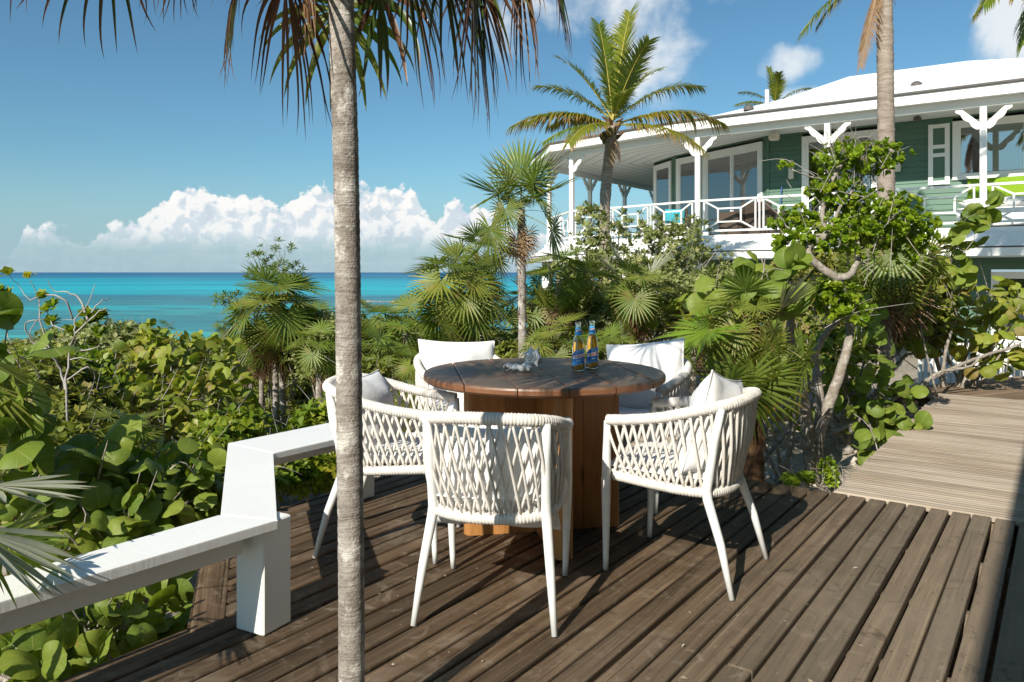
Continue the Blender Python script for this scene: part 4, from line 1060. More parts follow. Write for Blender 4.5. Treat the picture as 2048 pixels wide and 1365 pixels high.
# railing panels with the elongated hexagon pattern
RT, RB = 3.12, 2.33
def rail_bay(a, b):
    a = Vector(a); b = Vector(b); d = (b - a).normalized(); a = a + d * .07; b = b - d * .07; L = (b - a).length; ang = math.atan2(d.y, d.x)
    n = max(1, round(L / 1.5)); wu = L / n
    MB().beam((0, 0, RT), (L, 0, RT), .09, .05).build('top_rail', M_white, house, loc=(a.x, a.y, 0), rot=(0, 0, ang))
    MB().beam((0, 0, RB), (L, 0, RB), .05, .05).build('bottom_rail', M_white, house, loc=(a.x, a.y, 0), rot=(0, 0, ang))
    for k in range(n):
        x0 = k * wu + .10; x1 = (k + 1) * wu - .10; t = .038; zl, zh = RB + .025, RT - .025; X0 = x0 + .02; X1 = x1 - .02
        ax, bx = X0 + (X1 - X0) * .27, X1 - (X1 - X0) * .27; za, zb = zl + (zh - zl) * .27, zh - (zh - zl) * .27
        mb = MB()
        for p_, q_ in (((x0, 0, zl), (x0, 0, zh)), ((x1, 0, zl), (x1, 0, zh)), ((ax, 0, za), (ax, 0, zb)), ((bx, 0, za), (bx, 0, zb))): mb.beam(p_, q_, t, t)
        for p_, q_ in (((ax, 0, za), (bx, 0, za)), ((ax, 0, zb), (bx, 0, zb)), ((X0, 0, zl), (ax, 0, za)), ((X0, 0, zh), (ax, 0, zb)), ((X1, 0, zl), (bx, 0, za)), ((X1, 0, zh), (bx, 0, zb))): mb.beam(p_, q_, t - .004, t)
        if k < n - 1: mb.beam((x1 + .10, 0, zl), (x1 + .10, 0, zh), t, t)
        mb.build('rail_panel', M_white, house, loc=(a.x, a.y, 0), rot=(0, 0, ang))
for a, b in zip(posts, posts[1:]): rail_bay(b, a)
# shutter, wall lamps, speaker
sh = MB(); x0, x1 = 5.11, 5.56; y = WY - .07
for bx in ((x0 + .05, 3.35, 4.80, .10), (x1 - .05, 3.35, 4.80, .10)): sh.box((bx[0], y, (bx[1] + bx[2]) / 2), (.10, .05, bx[2] - bx[1]))
for zc in (3.40, 4.06, 4.26, 4.75): sh.box(((x0 + x1) / 2, y, zc), (x1 - x0 - .2, .048, .09))
sh = sh.build('shutter', M_white, house)
MB().box(((x0 + x1) / 2, y + .012, 4.07), (x1 - x0 - .2, .02, 1.3)).build('shutter_panel', M_green, sh)
M_lamp = flat('cream_lamp', (.72, .66, .55), .5)
for s in (1.89, 4.45): hb('wall_lamp', M_lamp, ((s, WY - .09, 3.98), (.13, .11, .50), 0, None, .02))
hb('speaker', M_lamp, ((1.62, 1.15, 4.80), (.26, .2, .20), 0, None, .04)); hb('ceiling_lamp', M_drip, ((4.95, 1.2, 4.88), (.16, .16, .10), 0, None, .03))
# lower storey
LW = .9
wallrun((-2.0, LW), (14, LW), -.3, 1.6, .135, [(8.45, 10.9, -.3, 1.27), (3.0, 4.4, .3, 1.27)], M_green)
wallrun((-6.2, 4.6), (-2.0, LW), -.3, 1.6, .135, [(1.2, 3.0, -.3, 1.27)], M_green); wallrun((-6.2, 12.5), (-6.2, 4.6), -1.0, 1.6, .135, [], M_green)
glazed((-2.0, LW), (14, LW), 8.45, 10.9, -.28, 1.27, 'sliding_door', 2, .10, [(.0, .5), (.5, 1.0)]); glazed((-2.0, LW), (14, LW), 3.0, 4.4, .3, 1.27, 'window', 2, .1, [(0, 1)])
glazed((-6.2, 4.6), (-2.0, LW), 1.2, 3.0, -.3, 1.27, 'louvred_door', 2, .1, [(0, 1)])
for (x, y) in ((-4.55, 1.0), (-6.85, 3.3), (-2.2, .4), (0, 0), (3.22, 0)): hb('lower_post', M_white, ((x, y, .5), (.3, .3, 2.2), 0, None, .01))

# furniture on the veranda
def HL(x, y, z): return house.matrix_world @ Vector((x, y, z))
bpy.context.view_layer.update()
hrz = house.rotation_euler.z
m, nt, p, o = mat('dark_wicker'); c = coords(nt); wv1 = nt.new('ShaderNodeTexWave'); nt.put(wv1.inputs['Vector'], c); wv1.inputs['Scale'].default_value = 30
setp(nt, p, nt.mix(wv1.outputs[1], (.035, .024, .018), (.10, .07, .05)), .6, nt.bump(wv1.outputs[1], .5, .01)); M_wick = m
def armchair(x, y, rz, label):
    t = thing('wicker_armchair', label, 'armchair', HL(x, y, FZ), hrz + rz, 'wicker armchairs on the veranda')
    MB().box((0, 0, .2), (.72, .72, .36), 0, None, .03).build('seat_base', M_wick, t); MB().box((0, .36, .50), (.74, .12, .72), 0, Matrix.Rotation(R(-8), 3, 'X'), .04).build('backrest', M_wick, t)
    for s in (-1, 1): MB().box((s * .38, -.02, .42), (.11, .70, .46), 0, None, .04).build('armrest', M_wick, t)
    puff(.6, .6, .14, 8, 5).build('seat_cushion', M_bluecloth, t, True, loc=(0, -.02, .44)); puff(.55, .42, .16, 8, 3).build('back_cushion', M_bluecloth, t, True, loc=(0, .24, .66), rot=(R(75), 0, 0))
armchair(.75, 1.05, R(-115), 'dark wicker armchair with teal cushion, right behind the first white post of the veranda railing'); armchair(1.45, .95, R(170), 'dark wicker armchair seen from behind, in front of the wide sliding door')
armchair(-1.2, 1.2, R(20), 'dark wicker armchair with teal cushions behind the railing, left of the first front post')
t = thing('daybed', 'white daybed with lime green back cushions behind the railing at the right edge', 'daybed', HL(8.1, 1.15, FZ), hrz)
MB().box((0, 0, .28), (4.6, .85, .40), 0, None, .02).build('frame', M_white, t); puff(4.55, .86, .22, 16, 12).build('mattress', M_cloth, t, True, loc=(0, 0, .60))
for k in range(3): puff(1.35, .5, .16, 10, 6).build('back_cushion', M_limecloth, t, True, loc=(-1.5 + k * 1.48, .42, .98), rot=(R(80), 0, 0))
t = MB().tube([(0, 0, .02), (.03, .25, 1.35)], .014, 8).build('broom_handle', flat('blue_plastic', (.03, .10, .35), .5)); t.location = HL(1.62, 1.45, FZ); t.rotation_euler = (0, 0, hrz); tag(t, 'thin dark blue pole leaning on the green wall of the veranda', 'pole')

# porch roof of the cottage the viewer stands beside: throws the shade at the right edge
pr = thing('porch', 'plain white porch roof of the cottage beside the deck, out of view', 'porch')
mb = MB(); a, b, c_, d_ = D(-6, .145, 3.0), D(7.5, .145, 3.0), D(7.5, 3.4, 3.0), D(-6, 3.4, 3.0)
mb.add([a, b, c_, d_] + [q + Vector((0, 0, .16)) for q in (a, b, c_, d_)], [(3, 2, 1, 0), (4, 5, 6, 7), (0, 1, 5, 4), (1, 2, 6, 5), (2, 3, 7, 6), (3, 0, 4, 7)]); mb.build('roof', M_white, pr)
mb = MB(); mb.beam(D(-6, 3.0, 1.5), D(7.5, 3.0, 1.5), .12, 3.0); mb.build('wall', M_green, pr)
#INSERT_PLANTS
# ------------------------------------------------------------------ leaf library
def leaf_disc(n, cup=.12, fold=.1, wave=.05, seed=0, wid=1.06):
    """round leathery leaf, stalk end at the origin, tip along +y, length 1"""
    vs = []; uv = []; rnd = random.Random(seed); ox = rnd.uniform(0, 20)
    for j in range(n + 1):
        for i in range(n + 1):
            a = -1 + 2 * i / n; b = -1 + 2 * j / n
            x = a * math.sqrt(1 - b * b / 2); y = b * math.sqrt(1 - a * a / 2)
            r = math.hypot(x, y); k = 1 - .16 * math.exp(-((x / .28) ** 2)) * max(0, -y) ** 2
            X = x * .5 * wid; Y = y * .5 * k + .5
            z = -cup * r * r + fold * abs(x) + wave * nz3(x * 1.6 + ox, y * 1.6, 0)
            vs.append((X, Y - .06, z * .9)); uv.append((x * .5 + .5, y * .5 + .5))
    fs = [(j * (n + 1) + i, j * (n + 1) + i + 1, (j + 1) * (n + 1) + i + 1, (j + 1) * (n + 1) + i) for j in range(n) for i in range(n)]
    return vs, fs, uv
def leaf_small(wd=.36, fold=.08, curl=.1):
    vs = [(0, 0, 0), (wd * .9, .58, fold), (0, 1, -curl), (-wd * .9, .58, fold), (0, .55, 0), (wd * .45, .22, fold * .6), (-wd * .45, .22, fold * .6)]
    uv = [(.5, 0), (1, .58), (.5, 1), (0, .58), (.5, .55), (.8, .2), (.2, .2)]
    return vs, [(0, 5, 1, 4), (4, 1, 2, 2), (0, 4, 3, 6), (4, 2, 2, 3)], uv
def leaf_simple(wd=.36, fold=.08, curl=.1):
    vs = [(0, 0, 0), (wd, .60, fold), (0, 1, -curl), (-wd, .60, fold), (0, .5, 0)]
    return vs, [(0, 1, 2, 4), (0, 4, 2, 3)], [(.5, 0), (1, .58), (.5, 1), (0, .58), (.5, .5)]
def rosette(n, wd, tilt0, tilt1, seed):
    r_ = random.Random(seed); V = []; Fq = []; UV = []
    lv, lf, lu = leaf_simple(wd)
    for k in range(n):
        yaw = k * 2.4 + r_.uniform(-.2, .2); t = tilt0 + (tilt1 - tilt0) * (k / (n - 1)); t += r_.uniform(-8, 8)
        s = r_.uniform(.8, 1.1); M = Matrix.Rotation(yaw, 3, 'Z') @ Matrix.Rotation(R(90 - t), 3, 'X')
        b = len(V)
        for q in lv: V.append(tuple(M @ (Vector(q) * s)))
        Fq += [tuple(i + b for i in f) for f in lf]; UV += lu
    return np.array(V), Fq, UV
def stuff_leaves(name, templ, pos, ydir, nrm, size, material, parent):
    V, Fq, UV = templ; k = len(pos)
    o = inst(np.array(V), Fq, np.array(UV), frame(pos, ydir, nrm, size), RS.rand(k) * .999, name, material, parent)
    return tag(o, kind='stuff')
G_DISC = [leaf_disc(6, .10 + .06 * i, .10, .10, i, 1.0 + .05 * (i % 3)) for i in range(4)]
def mesh_of(t, name, material, smooth=True):
    mb = MB(); mb.add(t[0], t[1], 0, t[2]); return mb.mesh(name, material, smooth)
ME_GRAPE = [mesh_of(t, 'leaf', M_grape) for t in G_DISC]; ME_GRAPEL = [mesh_of(t, 'leaf', M_grapelight) for t in G_DISC]
T_DISC = leaf_disc(3, .14, .12, .08, 5)
def unit(v): return v / (np.linalg.norm(v, axis=-1, keepdims=True) + 1e-9)
SUNV = np.array(sunv)
def sample_blobs(blobs, n, shell=.45):
    """points in the outer shell of ellipsoids given as (px,py,Y,rx_px,ry_px[,depth m])"""
    vol = np.array([b[3] * b[4] * b[2] ** 2 for b in blobs], float); pr_ = vol / vol.sum()
    idx = RS.choice(len(blobs), n, p=pr_); out = np.zeros((n, 3)); outn = np.zeros((n, 3))
    for k in range(n):
        b = blobs[idx[k]]; c_ = P(b[0], b[1], b[2]); rx = b[3] * b[2] / F; rz_ = b[4] * b[2] / F; ry = b[5] if len(b) > 5 else (rx + rz_) / 2
        d = RS.randn(3); d /= np.linalg.norm(d); rr = shell + (1 - shell) * RS.rand() ** .6
        rr *= 1 + .22 * nz3(d[0] * 2 + c_.x, d[1] * 2 + c_.y, d[2] * 2 + c_.z)
        out[k] = (c_.x + d[0] * rx * rr, c_.y + d[1] * ry * rr, c_.z + d[2] * rz_ * rr); outn[k] = d
    keep = np.array([out[k][2] > ground(out[k][0], out[k][1]) + .03 for k in range(n)]) if n else np.ones(0, bool)
    return out[keep], outn[keep]
def branches(base, tips, r0, material, parent, name='branches', wob=.12, fork=.35, n=7, sides=6):
    """woody stems from the base to a set of tips, later ones forking off earlier ones"""
    base = Vector(base); mb = MB(); paths = []
    for i, t in enumerate(tips):
        t = Vector(t)
        if paths and random.random() < .8:
            cand = min(random.sample(paths, min(len(paths), 4)), key=lambda pth: min((q - t).length for q in pth[0]))
            pts0, rad0 = cand; j = min(range(1, len(pts0) - 1), key=lambda q: (pts0[q] - t).length + .5 * q / len(pts0)); j = max(1, int(j * random.uniform(.5, 1)))
            s0 = pts0[j]; rs = rad0[j] * .75
        else: s0 = base + Vector((random.uniform(-.04, .04), random.uniform(-.04, .04), 0)); rs = r0
        L = (t - s0).length; pts = [s0]
        for k in range(1, 4):
            q = s0.lerp(t, k / 4); q += Vector([random.gauss(0, wob * L * .5) for _ in range(3)]) * (1 - abs(k / 4 - .5)); q.z += .12 * L * math.sin(k / 4 * math.pi) * random.uniform(-.3, 1); pts.append(q)
        pts.append(t); pts = crom(pts, 3); rad = [max(.0022, rs * (1 - .85 * (k / (len(pts) - 1)) ** .8)) for k in range(len(pts))]
        paths.append((pts, rad)); mb.tube(pts, rad, sides if rs > .008 else 4, 0, False)
    return mb.build(name, material, parent, True)
def twigs(root, bx, blobs, n, material, rad=.0045, L=(.15, .5)):
    mb = MB(); pp, nn = sample_blobs(blobs, n, .3)
    for q, d in zip(pp, nn):
        a = Vector(q) - bx; dd = Vector((d[0] * .5 + random.gauss(0, .35), d[1] * .5 + random.gauss(0, .3), random.uniform(.2, 1.1))).normalized() * random.uniform(*L)
        m1_ = a + Vector([random.gauss(0, .03) for _ in range(3)]); mb.tube(crom([a - dd * .6, m1_, a + dd * .45 + Vector([random.gauss(0, .04) for _ in range(3)])], 3), [rad, rad * .95, rad * .9, rad * .8, rad * .65, rad * .5, rad * .3], 4, 0, False)
    tag(mb.build('twigs', material, root, True), kind='stuff')
def grape(name, label, base, blobs, size, n_obj, n_stuff, light=False, group=None, ntips=14, r0=.02, cat='shrub', shell=.35, up=.75, outw=.5, toward=.45, bm=None):
    root = thing(name, label, cat, base, 0, group); bx = Vector(base)
    tips, _ = sample_blobs(blobs, ntips, .3); branches((0, 0, 0), [Vector(t) - bx for t in tips], r0, bm or M_twig, root)
    twigs(root, bx, blobs, int((n_obj + n_stuff) * .12), M_twig, .0055)
    n = n_obj + n_stuff; pos, nn = sample_blobs(blobs, int(n), shell)
    order = np.argsort(pos[:, 1] - .6 * nn[:, 2] * .3); pos = pos[order]; nn = nn[order]; n = len(pos)
    nrm = unit(np.array([0, 0, up]) + nn * outw + SUNV * toward + RS.randn(n, 3) * .62)
    yd = unit(nn * .6 + np.array([0, 0, -.15]) + RS.randn(n, 3) * .6)
    sz = size * (.6 + .6 * RS.rand(n)); M = frame(pos - np.array(bx), yd, nrm, sz)
    lib = ME_GRAPEL if light else ME_GRAPE
    for k in range(min(n_obj, n)):
        o = bpy.data.objects.new('leaf', lib[k % 4]); COL.objects.link(o); o.parent = root; o.matrix_local = Matrix(M[k].tolist())
    if n > n_obj and n_stuff:
        tag(inst(np.array(T_DISC[0]), T_DISC[1], np.array(T_DISC[2]), M[n_obj:], RS.rand(n - n_obj) * .999, 'leaves', M_grapelight if light else M_grape, root), kind='stuff')
    return root
def leafy(name, label, base, blobs, size, n, material, templ, group=None, ntips=20, r0=.02, bm=None, up=.8, outw=.8, cat='shrub', shell=.5, rnd=.45, wob=.12, axis_=True):
    root = thing(name, label, cat, base, 0, group); bx = Vector(base)
    tips, _ = sample_blobs(blobs, ntips, .4); branches((0, 0, 0), [Vector(t) - bx for t in tips], r0, bm or M_twig, root, wob=wob)
    twigs(root, bx, blobs, int(n * .06) + 4, M_deadwood if bm is None else bm, .0035)
    pos, nn = sample_blobs(blobs, n, shell); k = len(pos)
    axv = unit(np.array([0, 0, up]) + nn * outw + RS.randn(k, 3) * rnd)
    if axis_: yd = np.cross(axv, RS.randn(k, 3)); stuff_leaves('leaves', templ, pos - np.array(bx), yd, axv, size * (.7 + .6 * RS.rand(k)), material, root)
    else: stuff_leaves('leaves', templ, pos - np.array(bx), unit(nn + RS.randn(k, 3) * .5), axv, size * (.7 + .6 * RS.rand(k)), material, root)
    return root

# ------------------------------------------------------------------ palm fronds
def fan_frond(seed, pitch, Lp=.42, Rb=.46, nseg=30, droop=.5, span=300, bend=38, K=6, jit=.06, cup=.12, wide=1.0, rs=.15, curl=0.0, fuse=.42, mats=None):
    r_ = random.Random(seed); mb = MB(); p = R(pitch)
    d = Vector((math.cos(p), 0, math.sin(p))); pos = Vector((0, 0, 0)); pts = [pos.copy()]
    for k in range(5):
        d = (d + Vector((0, 0, -.035 - .02 * k))).normalized(); pos = pos + d * Lp / 5; pts.append(pos.copy())
    mb.tube(pts, [.0095, .006, .005, .0045, .0042, .004], 5, 1, False)
    s = Vector((0, 1, 0)); M = Matrix.Rotation(R(bend), 3, s); d = (M @ d).normalized(); roll = R(r_.uniform(-14, 14)); n_ = d.cross(s).normalized()
    n_ = -n_ if n_.z < 0 else n_
    Mr = Matrix.Rotation(roll, 3, d); s = Mr @ s; n_ = Mr @ n_
    hub = pos
    for i in range(nseg):
        th = R(-span / 2 + span * (i + .5) / nseg) + r_.uniform(-jit, jit) * .5
        Ri = Rb * (1 - .28 * (abs(th) / math.pi) ** 1.5) * r_.uniform(.92, 1.05)
        dr = (d * math.cos(th) + s * math.sin(th) + n_ * (cup + r_.uniform(-.05, .05))).normalized()
        wdir = (-d * math.sin(th) + s * math.cos(th)).normalized(); half = math.tan(R(span / nseg) / 2) * wide
        q = hub.copy(); vs = []; uvs = []; gk = droop * r_.uniform(.7, 1.3); cl = Vector((r_.gauss(0, 1), r_.gauss(0, 1), r_.gauss(0, .6))) * curl * 1.5
        for k in range(K + 1):
            t = k / K; rr = Ri * t
            w_ = half * min(rr, Ri * fuse * 1.08)
            if t > fuse: w_ *= max(0.03, (1 - (t - fuse) / (1 - fuse)) ** .72)
            nn_ = dr.cross(wdir).normalized()
            if nn_.dot(n_) < 0: nn_ = -nn_
            vs += [q + wdir * w_ , q - nn_ * w_ * .55, q - wdir * w_]; uvs += [(0.0, t), (.5, t), (1.0, t)]
            dr = (dr + Vector((0, 0, -1)) * gk * (.02 + .55 * max(0, t - fuse * .6) ** 1.2) / K * 6 * .5 + cl * max(0, t - .6)).normalized(); q = q + dr * Ri / K
        fs = []
        for k in range(K): a = k * 3; fs += [(a, a + 1, a + 4, a + 3), (a + 1, a + 2, a + 5, a + 4)]
        mb.add(vs, fs, 0, uvs, r_.random() * rs + .001)
    return mb.mesh('frond', mats or [M_fan, M_petiole], True)
FP = [78, 55, 32, 8, -18, -45]
FAN = {p: [fan_frond(10 + p * 3 + j, p, droop=.35 + .5 * (j == 1) + (.25 if p < 10 else 0), bend=30 + 14 * j + (20 if p < 10 else 0)) for j in range(3)] for p in FP}
FAND = [fan_frond(300 + j, -62 - 10 * j, droop=1.6, mats=[M_fandead, M_petiole], curl=.10, nseg=24, wide=.7, bend=18, rs=.99) for j in range(3)]
FANT = [fan_frond(330 + j, -66 - 8 * j, droop=1.8, mats=[M_fantan, M_petiole], curl=.10, nseg=22, wide=.6, bend=14, rs=.99) for j in range(3)]
FAN_LOD = {p: [fan_frond(500 + p * 3 + j, p, droop=.45 + .3 * j, bend=36 + (20 if p < 10 else 0), nseg=20, K=4, wide=.95) for j in range(2)] for p in FP}
def attach_frond(root, me, at, yaw, scale, name='frond', roll=0):
    o = link(name, me, root, at, (0, 0, yaw), scale); return o
def trunk_mesh(path, r0, r1, material, root, ring=.03, sides=14, flare=0.15, name='trunk', amp=.05):
    L = sum((Vector(b) - Vector(a)).length for a, b in zip(path, path[1:])); n = max(8, int(L / ring)); n = min(n, 240)
    pts = resample(crom(path, 8), n); sd_ = random.uniform(0, 50)
    rad = [(r0 + (r1 - r0) * i / (n - 1)) * (1 + flare * math.exp(-i * L / n / .18)) * (1 + amp * ((i % 2) - .5) + amp * 1.3 * nz3(i * .35, sd_, 0)) for i in range(n)]
    mb = MB(); mb.tube(pts, rad, sides, 0, True); return mb.build(name, material, root, True)
def fan_palm(label, base, crown, r0, r1, n, scale, group='thatch palms behind the deck', plo=-50, phi=82, dead=2, deadm=None, tmat=None, mid=None, fiber=0, lod=False, explicit=(), name='thatch_palm', boots=False, skip_trunk=False, yaws=None):
    base = Vector(base); crown = Vector(crown); root = thing(name, label, 'palm tree', base, 0, group); c = crown - base
    if not skip_trunk:
        path = [Vector((0, 0, -.05)), (mid - base) if mid is not None else c * .5 + Vector((random.uniform(-.03, .03), 0, 0)), c]
        trunk_mesh(path, r0, r1, tmat or M_bark, root)
    lib = FAN_LOD if lod else FAN; y0 = random.uniform(0, 6)
    for k in range(n):
        f = (k + .5) / n; p = phi + (plo - phi) * f ** .85; pk = min(FP, key=lambda q: abs(q - p)); yaw = y0 + k * 2.39996 + random.uniform(-.25, .25)
        if yaws: yaw = yaws[0] + (yaws[1] - yaws[0]) * random.random()
        attach_frond(root, random.choice(lib[pk]), c + Vector((0, 0, .02 - .10 * f * scale)), yaw, scale * random.uniform(.85, 1.12))
    for k in range(dead):
        attach_frond(root, random.choice(deadm or FAND), c - Vector((0, 0, .08 * scale + random.uniform(0, .1))), random.uniform(0, 6.28), scale * random.uniform(.8, 1.05), 'dead_frond')
    for (me, yaw, sc, dz) in explicit: attach_frond(root, me, c + Vector((0, 0, dz)), yaw, sc)
    if fiber:
        mb = MB()
        for k in range(fiber):
            t = random.uniform(.55, 1.0) if fiber < 400 else random.random(); q = c * t; a = random.uniform(0, 6.28); rr = r1 * 1.0
            a0 = q + Vector((math.cos(a), math.sin(a), 0)) * rr; L = random.uniform(.04, .13) * (1 if scale < 1.2 else 1.2)
            a1 = a0 + Vector((math.cos(a) * random.uniform(.1, .5), math.sin(a) * random.uniform(.1, .5), random.uniform(-1, .7))) * L * .5; a2 = a1 + Vector((random.uniform(-.4, .4), random.uniform(-.4, .4), -.8)) * L * .5
            mb.tube([a0, a1, a2], [.003, .0022, .0008], 3, 0, False)
        tag(mb.build('fibres', M_fiber, root), kind='stuff')
    return root
def feather_frond(seed, pitch, L=2.3, nl=66, lw=.048, ll=.78, grav=.8, droop=.8, mats=None, fold=25, nm='frond'):
    r_ = random.Random(seed); mb = MB(); p = R(pitch); d = Vector((math.cos(p), 0, math.sin(p))); pos = Vector((0, 0, 0)); n = 24
    pts = [pos.copy()]; ds = [d.copy()]
    for k in range(n):
        d = (d + Vector((0, 0, -grav / n * (.35 + 1.2 * k / n)))).normalized(); pos = pos + d * L / n; pts.append(pos.copy()); ds.append(d.copy())
    mb.tube(pts, [.022 * (1 - .9 * k / n) + .002 for k in range(n + 1)], 5, 1, False)
    S_ = Vector((0, 1, 0))
    for i in range(nl):
        t = .14 + .86 * (i + .5) / nl; j = min(n - 1, int(t * n)); q0 = pts[j].lerp(pts[j + 1], t * n - j); dj = ds[j]; nu = dj.cross(S_); nu = -nu if nu.z < 0 else nu
        for sg in (-1, 1):
            le = ll * (math.sin(min(1, (t - .05) * 1.35) * math.pi * .62) ** .7) * (1 - .55 * max(0, t - .55) / .45) * r_.uniform(.85, 1.1)
            fw = .28 + .75 * t; dr = (S_ * sg * math.cos(R(fold)) + nu * math.sin(R(fold)) * (.6 if t < .8 else .1) + dj * fw + Vector([r_.gauss(0, .07) for _ in range(3)])).normalized()
            q = q0.copy(); K = 4; vs = []; uvs = []; g_ = droop * r_.uniform(.7, 1.3)
            for k in range(K + 1):
                u_ = k / K; wv_ = dr.cross(nu).normalized() * lw * .5 * (1 - u_ ** 1.6) * (.55 + .45 * min(1, u_ * 5)) + dj * 0
                vs += [q + wv_, q - wv_]; uvs += [(0, .25 + .75 * u_), (1, .25 + .75 * u_)]
                dr = (dr + Vector((0, 0, -1)) * g_ * .22 * (.3 + u_)).normalized(); q = q + dr * le / K
            mb.add(vs, [(2 * k, 2 * k + 1, 2 * k + 3, 2 * k + 2) for k in range(K)], 0, uvs, r_.random() * .25 + .001)
    return mb.mesh(nm, mats or [M_coco, M_rachis], True)
CP = [82, 60, 40, 20, 0, -25, -60]
COCO = {p: [feather_frond(700 + p + j, p, mats=[M_coco if j == 0 else (M_coco if p > 30 else M_cocoyellow), M_rachis], droop=.6 + .4 * j + (2.2 if p < 30 else .9 if p < 50 else 0), grav=.75 + .2 * j) for j in range(2)] for p in CP}
COCOD = [feather_frond(800 + j, -70, L=1.9, mats=[M_fantan, M_fantan], droop=1.8, grav=.5, ll=.42, lw=.02, fold=-10) for j in range(2)]
def coco_palm(label, base, crown, r0, r1, fronds, scale=1.0, mid=None, dead=(), nuts=0, group='coconut palms'):
    base = Vector(base); crown = Vector(crown); root = thing('coconut_palm', label, 'palm tree', base, 0, group); c = crown - base
    trunk_mesh([Vector((0, 0, -.1)), (mid - base) if mid is not None else c * .5, c], r0, r1, M_cocobark, root, ring=.045, sides=16, flare=.3, amp=.07)
    for k, (yaw, p, sc, v_) in enumerate(fronds):
        pk = min(CP, key=lambda q: abs(q - p)); attach_frond(root, COCO[pk][v_], c + Vector((0, 0, .05 if p > 30 else -.05)), R(yaw), scale * sc)
    for yaw, sc in dead: attach_frond(root, COCOD[int(abs(yaw)) % 2], c - Vector((0, 0, .1)), R(yaw), scale * sc, 'dead_frond')
    for k in range(nuts):
        a = random.uniform(0, 6.28); mb = MB(); mb.lathe([(.001, -.085), (.05, -.07), (.075, -.01), (.06, .05), (.02, .085), (.001, .09)], 10)
        mb.build('coconut', flat('green_husk', (.13, .11, .03), .5) if k == 0 else MATS['green_husk'], root, True, loc=c + Vector((math.cos(a) * .2, math.sin(a) * .2, -.22 - .05 * (k % 3))))
    # leaf base stubs
    mb = MB()
    for k in range(10):
        a = k * 2.4; q = c + Vector((0, 0, -.35 + .035 * k)); dd = Vector((math.cos(a), math.sin(a), .8)); mb.tube([q + dd * r1 * .6, q + dd * (r1 + .12)], [.05, .015], 5)
    mb.build('leaf_bases', M_brownbark, root)
    return root

def gp3(px, py, Y=None):
    """point where the sight line of a pixel meets the ground (or at distance Y, dropped to the ground)"""
    if Y is None:
        Y = 3.0
        for _ in range(400):
            q = P(px, py, Y)
            if q.z <= ground(q.x, q.y): break
            Y += .04
    q = P(px, py, Y); return Vector((q.x, q.y, ground(q.x, q.y)))
def gz(q): return Vector((q.x, q.y, ground(q.x, q.y)))

# ------------------------------------------------------------------ slender palm growing through the deck in front
T1 = thing('thatch_palm', 'slender grey palm trunk rising through the deck, drooping brown and green fans at its top', 'palm tree', (-.430, 2.04, -.5), 0, None)
c1 = Vector((-.462 + .430, 0, 2.36 + .5))
trunk_mesh([(0, 0, 0), (.002, 0, .8), (-.004, 0, 1.4), (-.012, 0, 2.0), (-.026, 0, 2.5), c1], .0350, .0335, M_bark, T1, ring=.012, sides=22, flare=.05, amp=.026)
m_mix = leafmat('browning_fan_leaf', [(0, (.045, .085, .015)), (.3, (.075, .115, .02)), (.42, (.10, .09, .03)), (.5, (.12, .055, .025)), (.75, (.20, .10, .055)), (1, (.07, .035, .02))], tipcol=(.22, .12, .07), tipstart=.72, trans=.2, rough=.35, tcol=(1.4, 1.1, .6))
f1 = [
    # yaw, pitch, petiole, blade radius, droop, bend, material, curl, segments, width
    (176, -56, .30, .42, 5.0, 30, M_fandead, .22, 30, .8), (205, -62, .24, .30, 4.5, 20, M_fandead, .25, 18, .7),
    (4, -26, .44, .44, 1.6, 46, m_mix, .12, 34, .9), (14, -16, .42, .40, 2.2, 50, m_mix, .14, 28, .9), (-14, -32, .38, .36, 2.4, 36, m_mix, .2, 22, .8),
    (182, 14, .54, .36, 3.4, 52, m_mix, .22, 22, .8), (168, 2, .46, .34, 3.6, 50, m_mix, .22, 20, .8), (192, -8, .40, .30, 4.0, 44, M_fandead, .3, 18, .7),
    (186, 8, .30, .36, 2.6, 48, m_mix, .16, 24, .85), (172, 20, .62, .34, 2.8, 52, m_mix, .22, 20, .8), (-4, -4, .56, .38, 2.2, 52, m_mix, .18, 24, .8),
    (8, -10, .52, .40, 2.6, 56, M_fandead, .22, 24, .8), (-8, -44, .30, .40, 2.4, 26, m_mix, .16, 24, .85), (178, 26, .66, .36, 3.0, 54, M_fandead, .25, 20, .75), (190, -36, .34, .34, 3.6, 30, m_mix, .22, 22, .8),
    (184, 6, .80, .42, 2.0, 54, M_fandead, .25, 22, .75), (176, 0, .66, .38, 2.2, 52, m_mix, .25, 20, .75), (190, 12, .95, .38, 2.0, 50, M_fandead, .25, 18, .75),
    (104, -48, .34, .32, 3.4, 26, M_fan, .05, 16, .95), (60, -50, .30, .30, 4.5, 26, m_mix, .25, 14, .8),
    (-20, 30, .5, .46, .9, 40, M_fan, .04, 30, 1.0), (75, 25, .5, .46, .9, 40, M_fan, .04, 30, 1.0), (150, 42, .5, .46, .8, 40, M_fan, .04, 30, 1.0), (-120, 44, .5, .46, .8, 40, M_fan, .04, 30, 1.0),
    (-60, 55, .45, .46, .6, 35, M_fan, .04, 30, 1.0), (120, 70, .4, .46, .5, 25, M_fan, .02, 30, 1.0), (10, 80, .4, .44, .5, 20, M_fan, .02, 30, 1.0)]
for k, (yaw, pt, lp, rb, dr_, bd, mt, cu, ns, wd_) in enumerate(f1):
    me = fan_frond(900 + k, pt, lp, rb, ns, dr_, 270, bd, 13, .16, .05, wd_, .99 if mt is not M_fan else .2, cu, .30, [mt, M_petiole])
    attach_frond(T1, me, c1 - Vector((0, 0, .02 + .03 * (pt < 0))), R(yaw), 1.0, 'frond' if mt is not M_fandead else 'dead_frond')

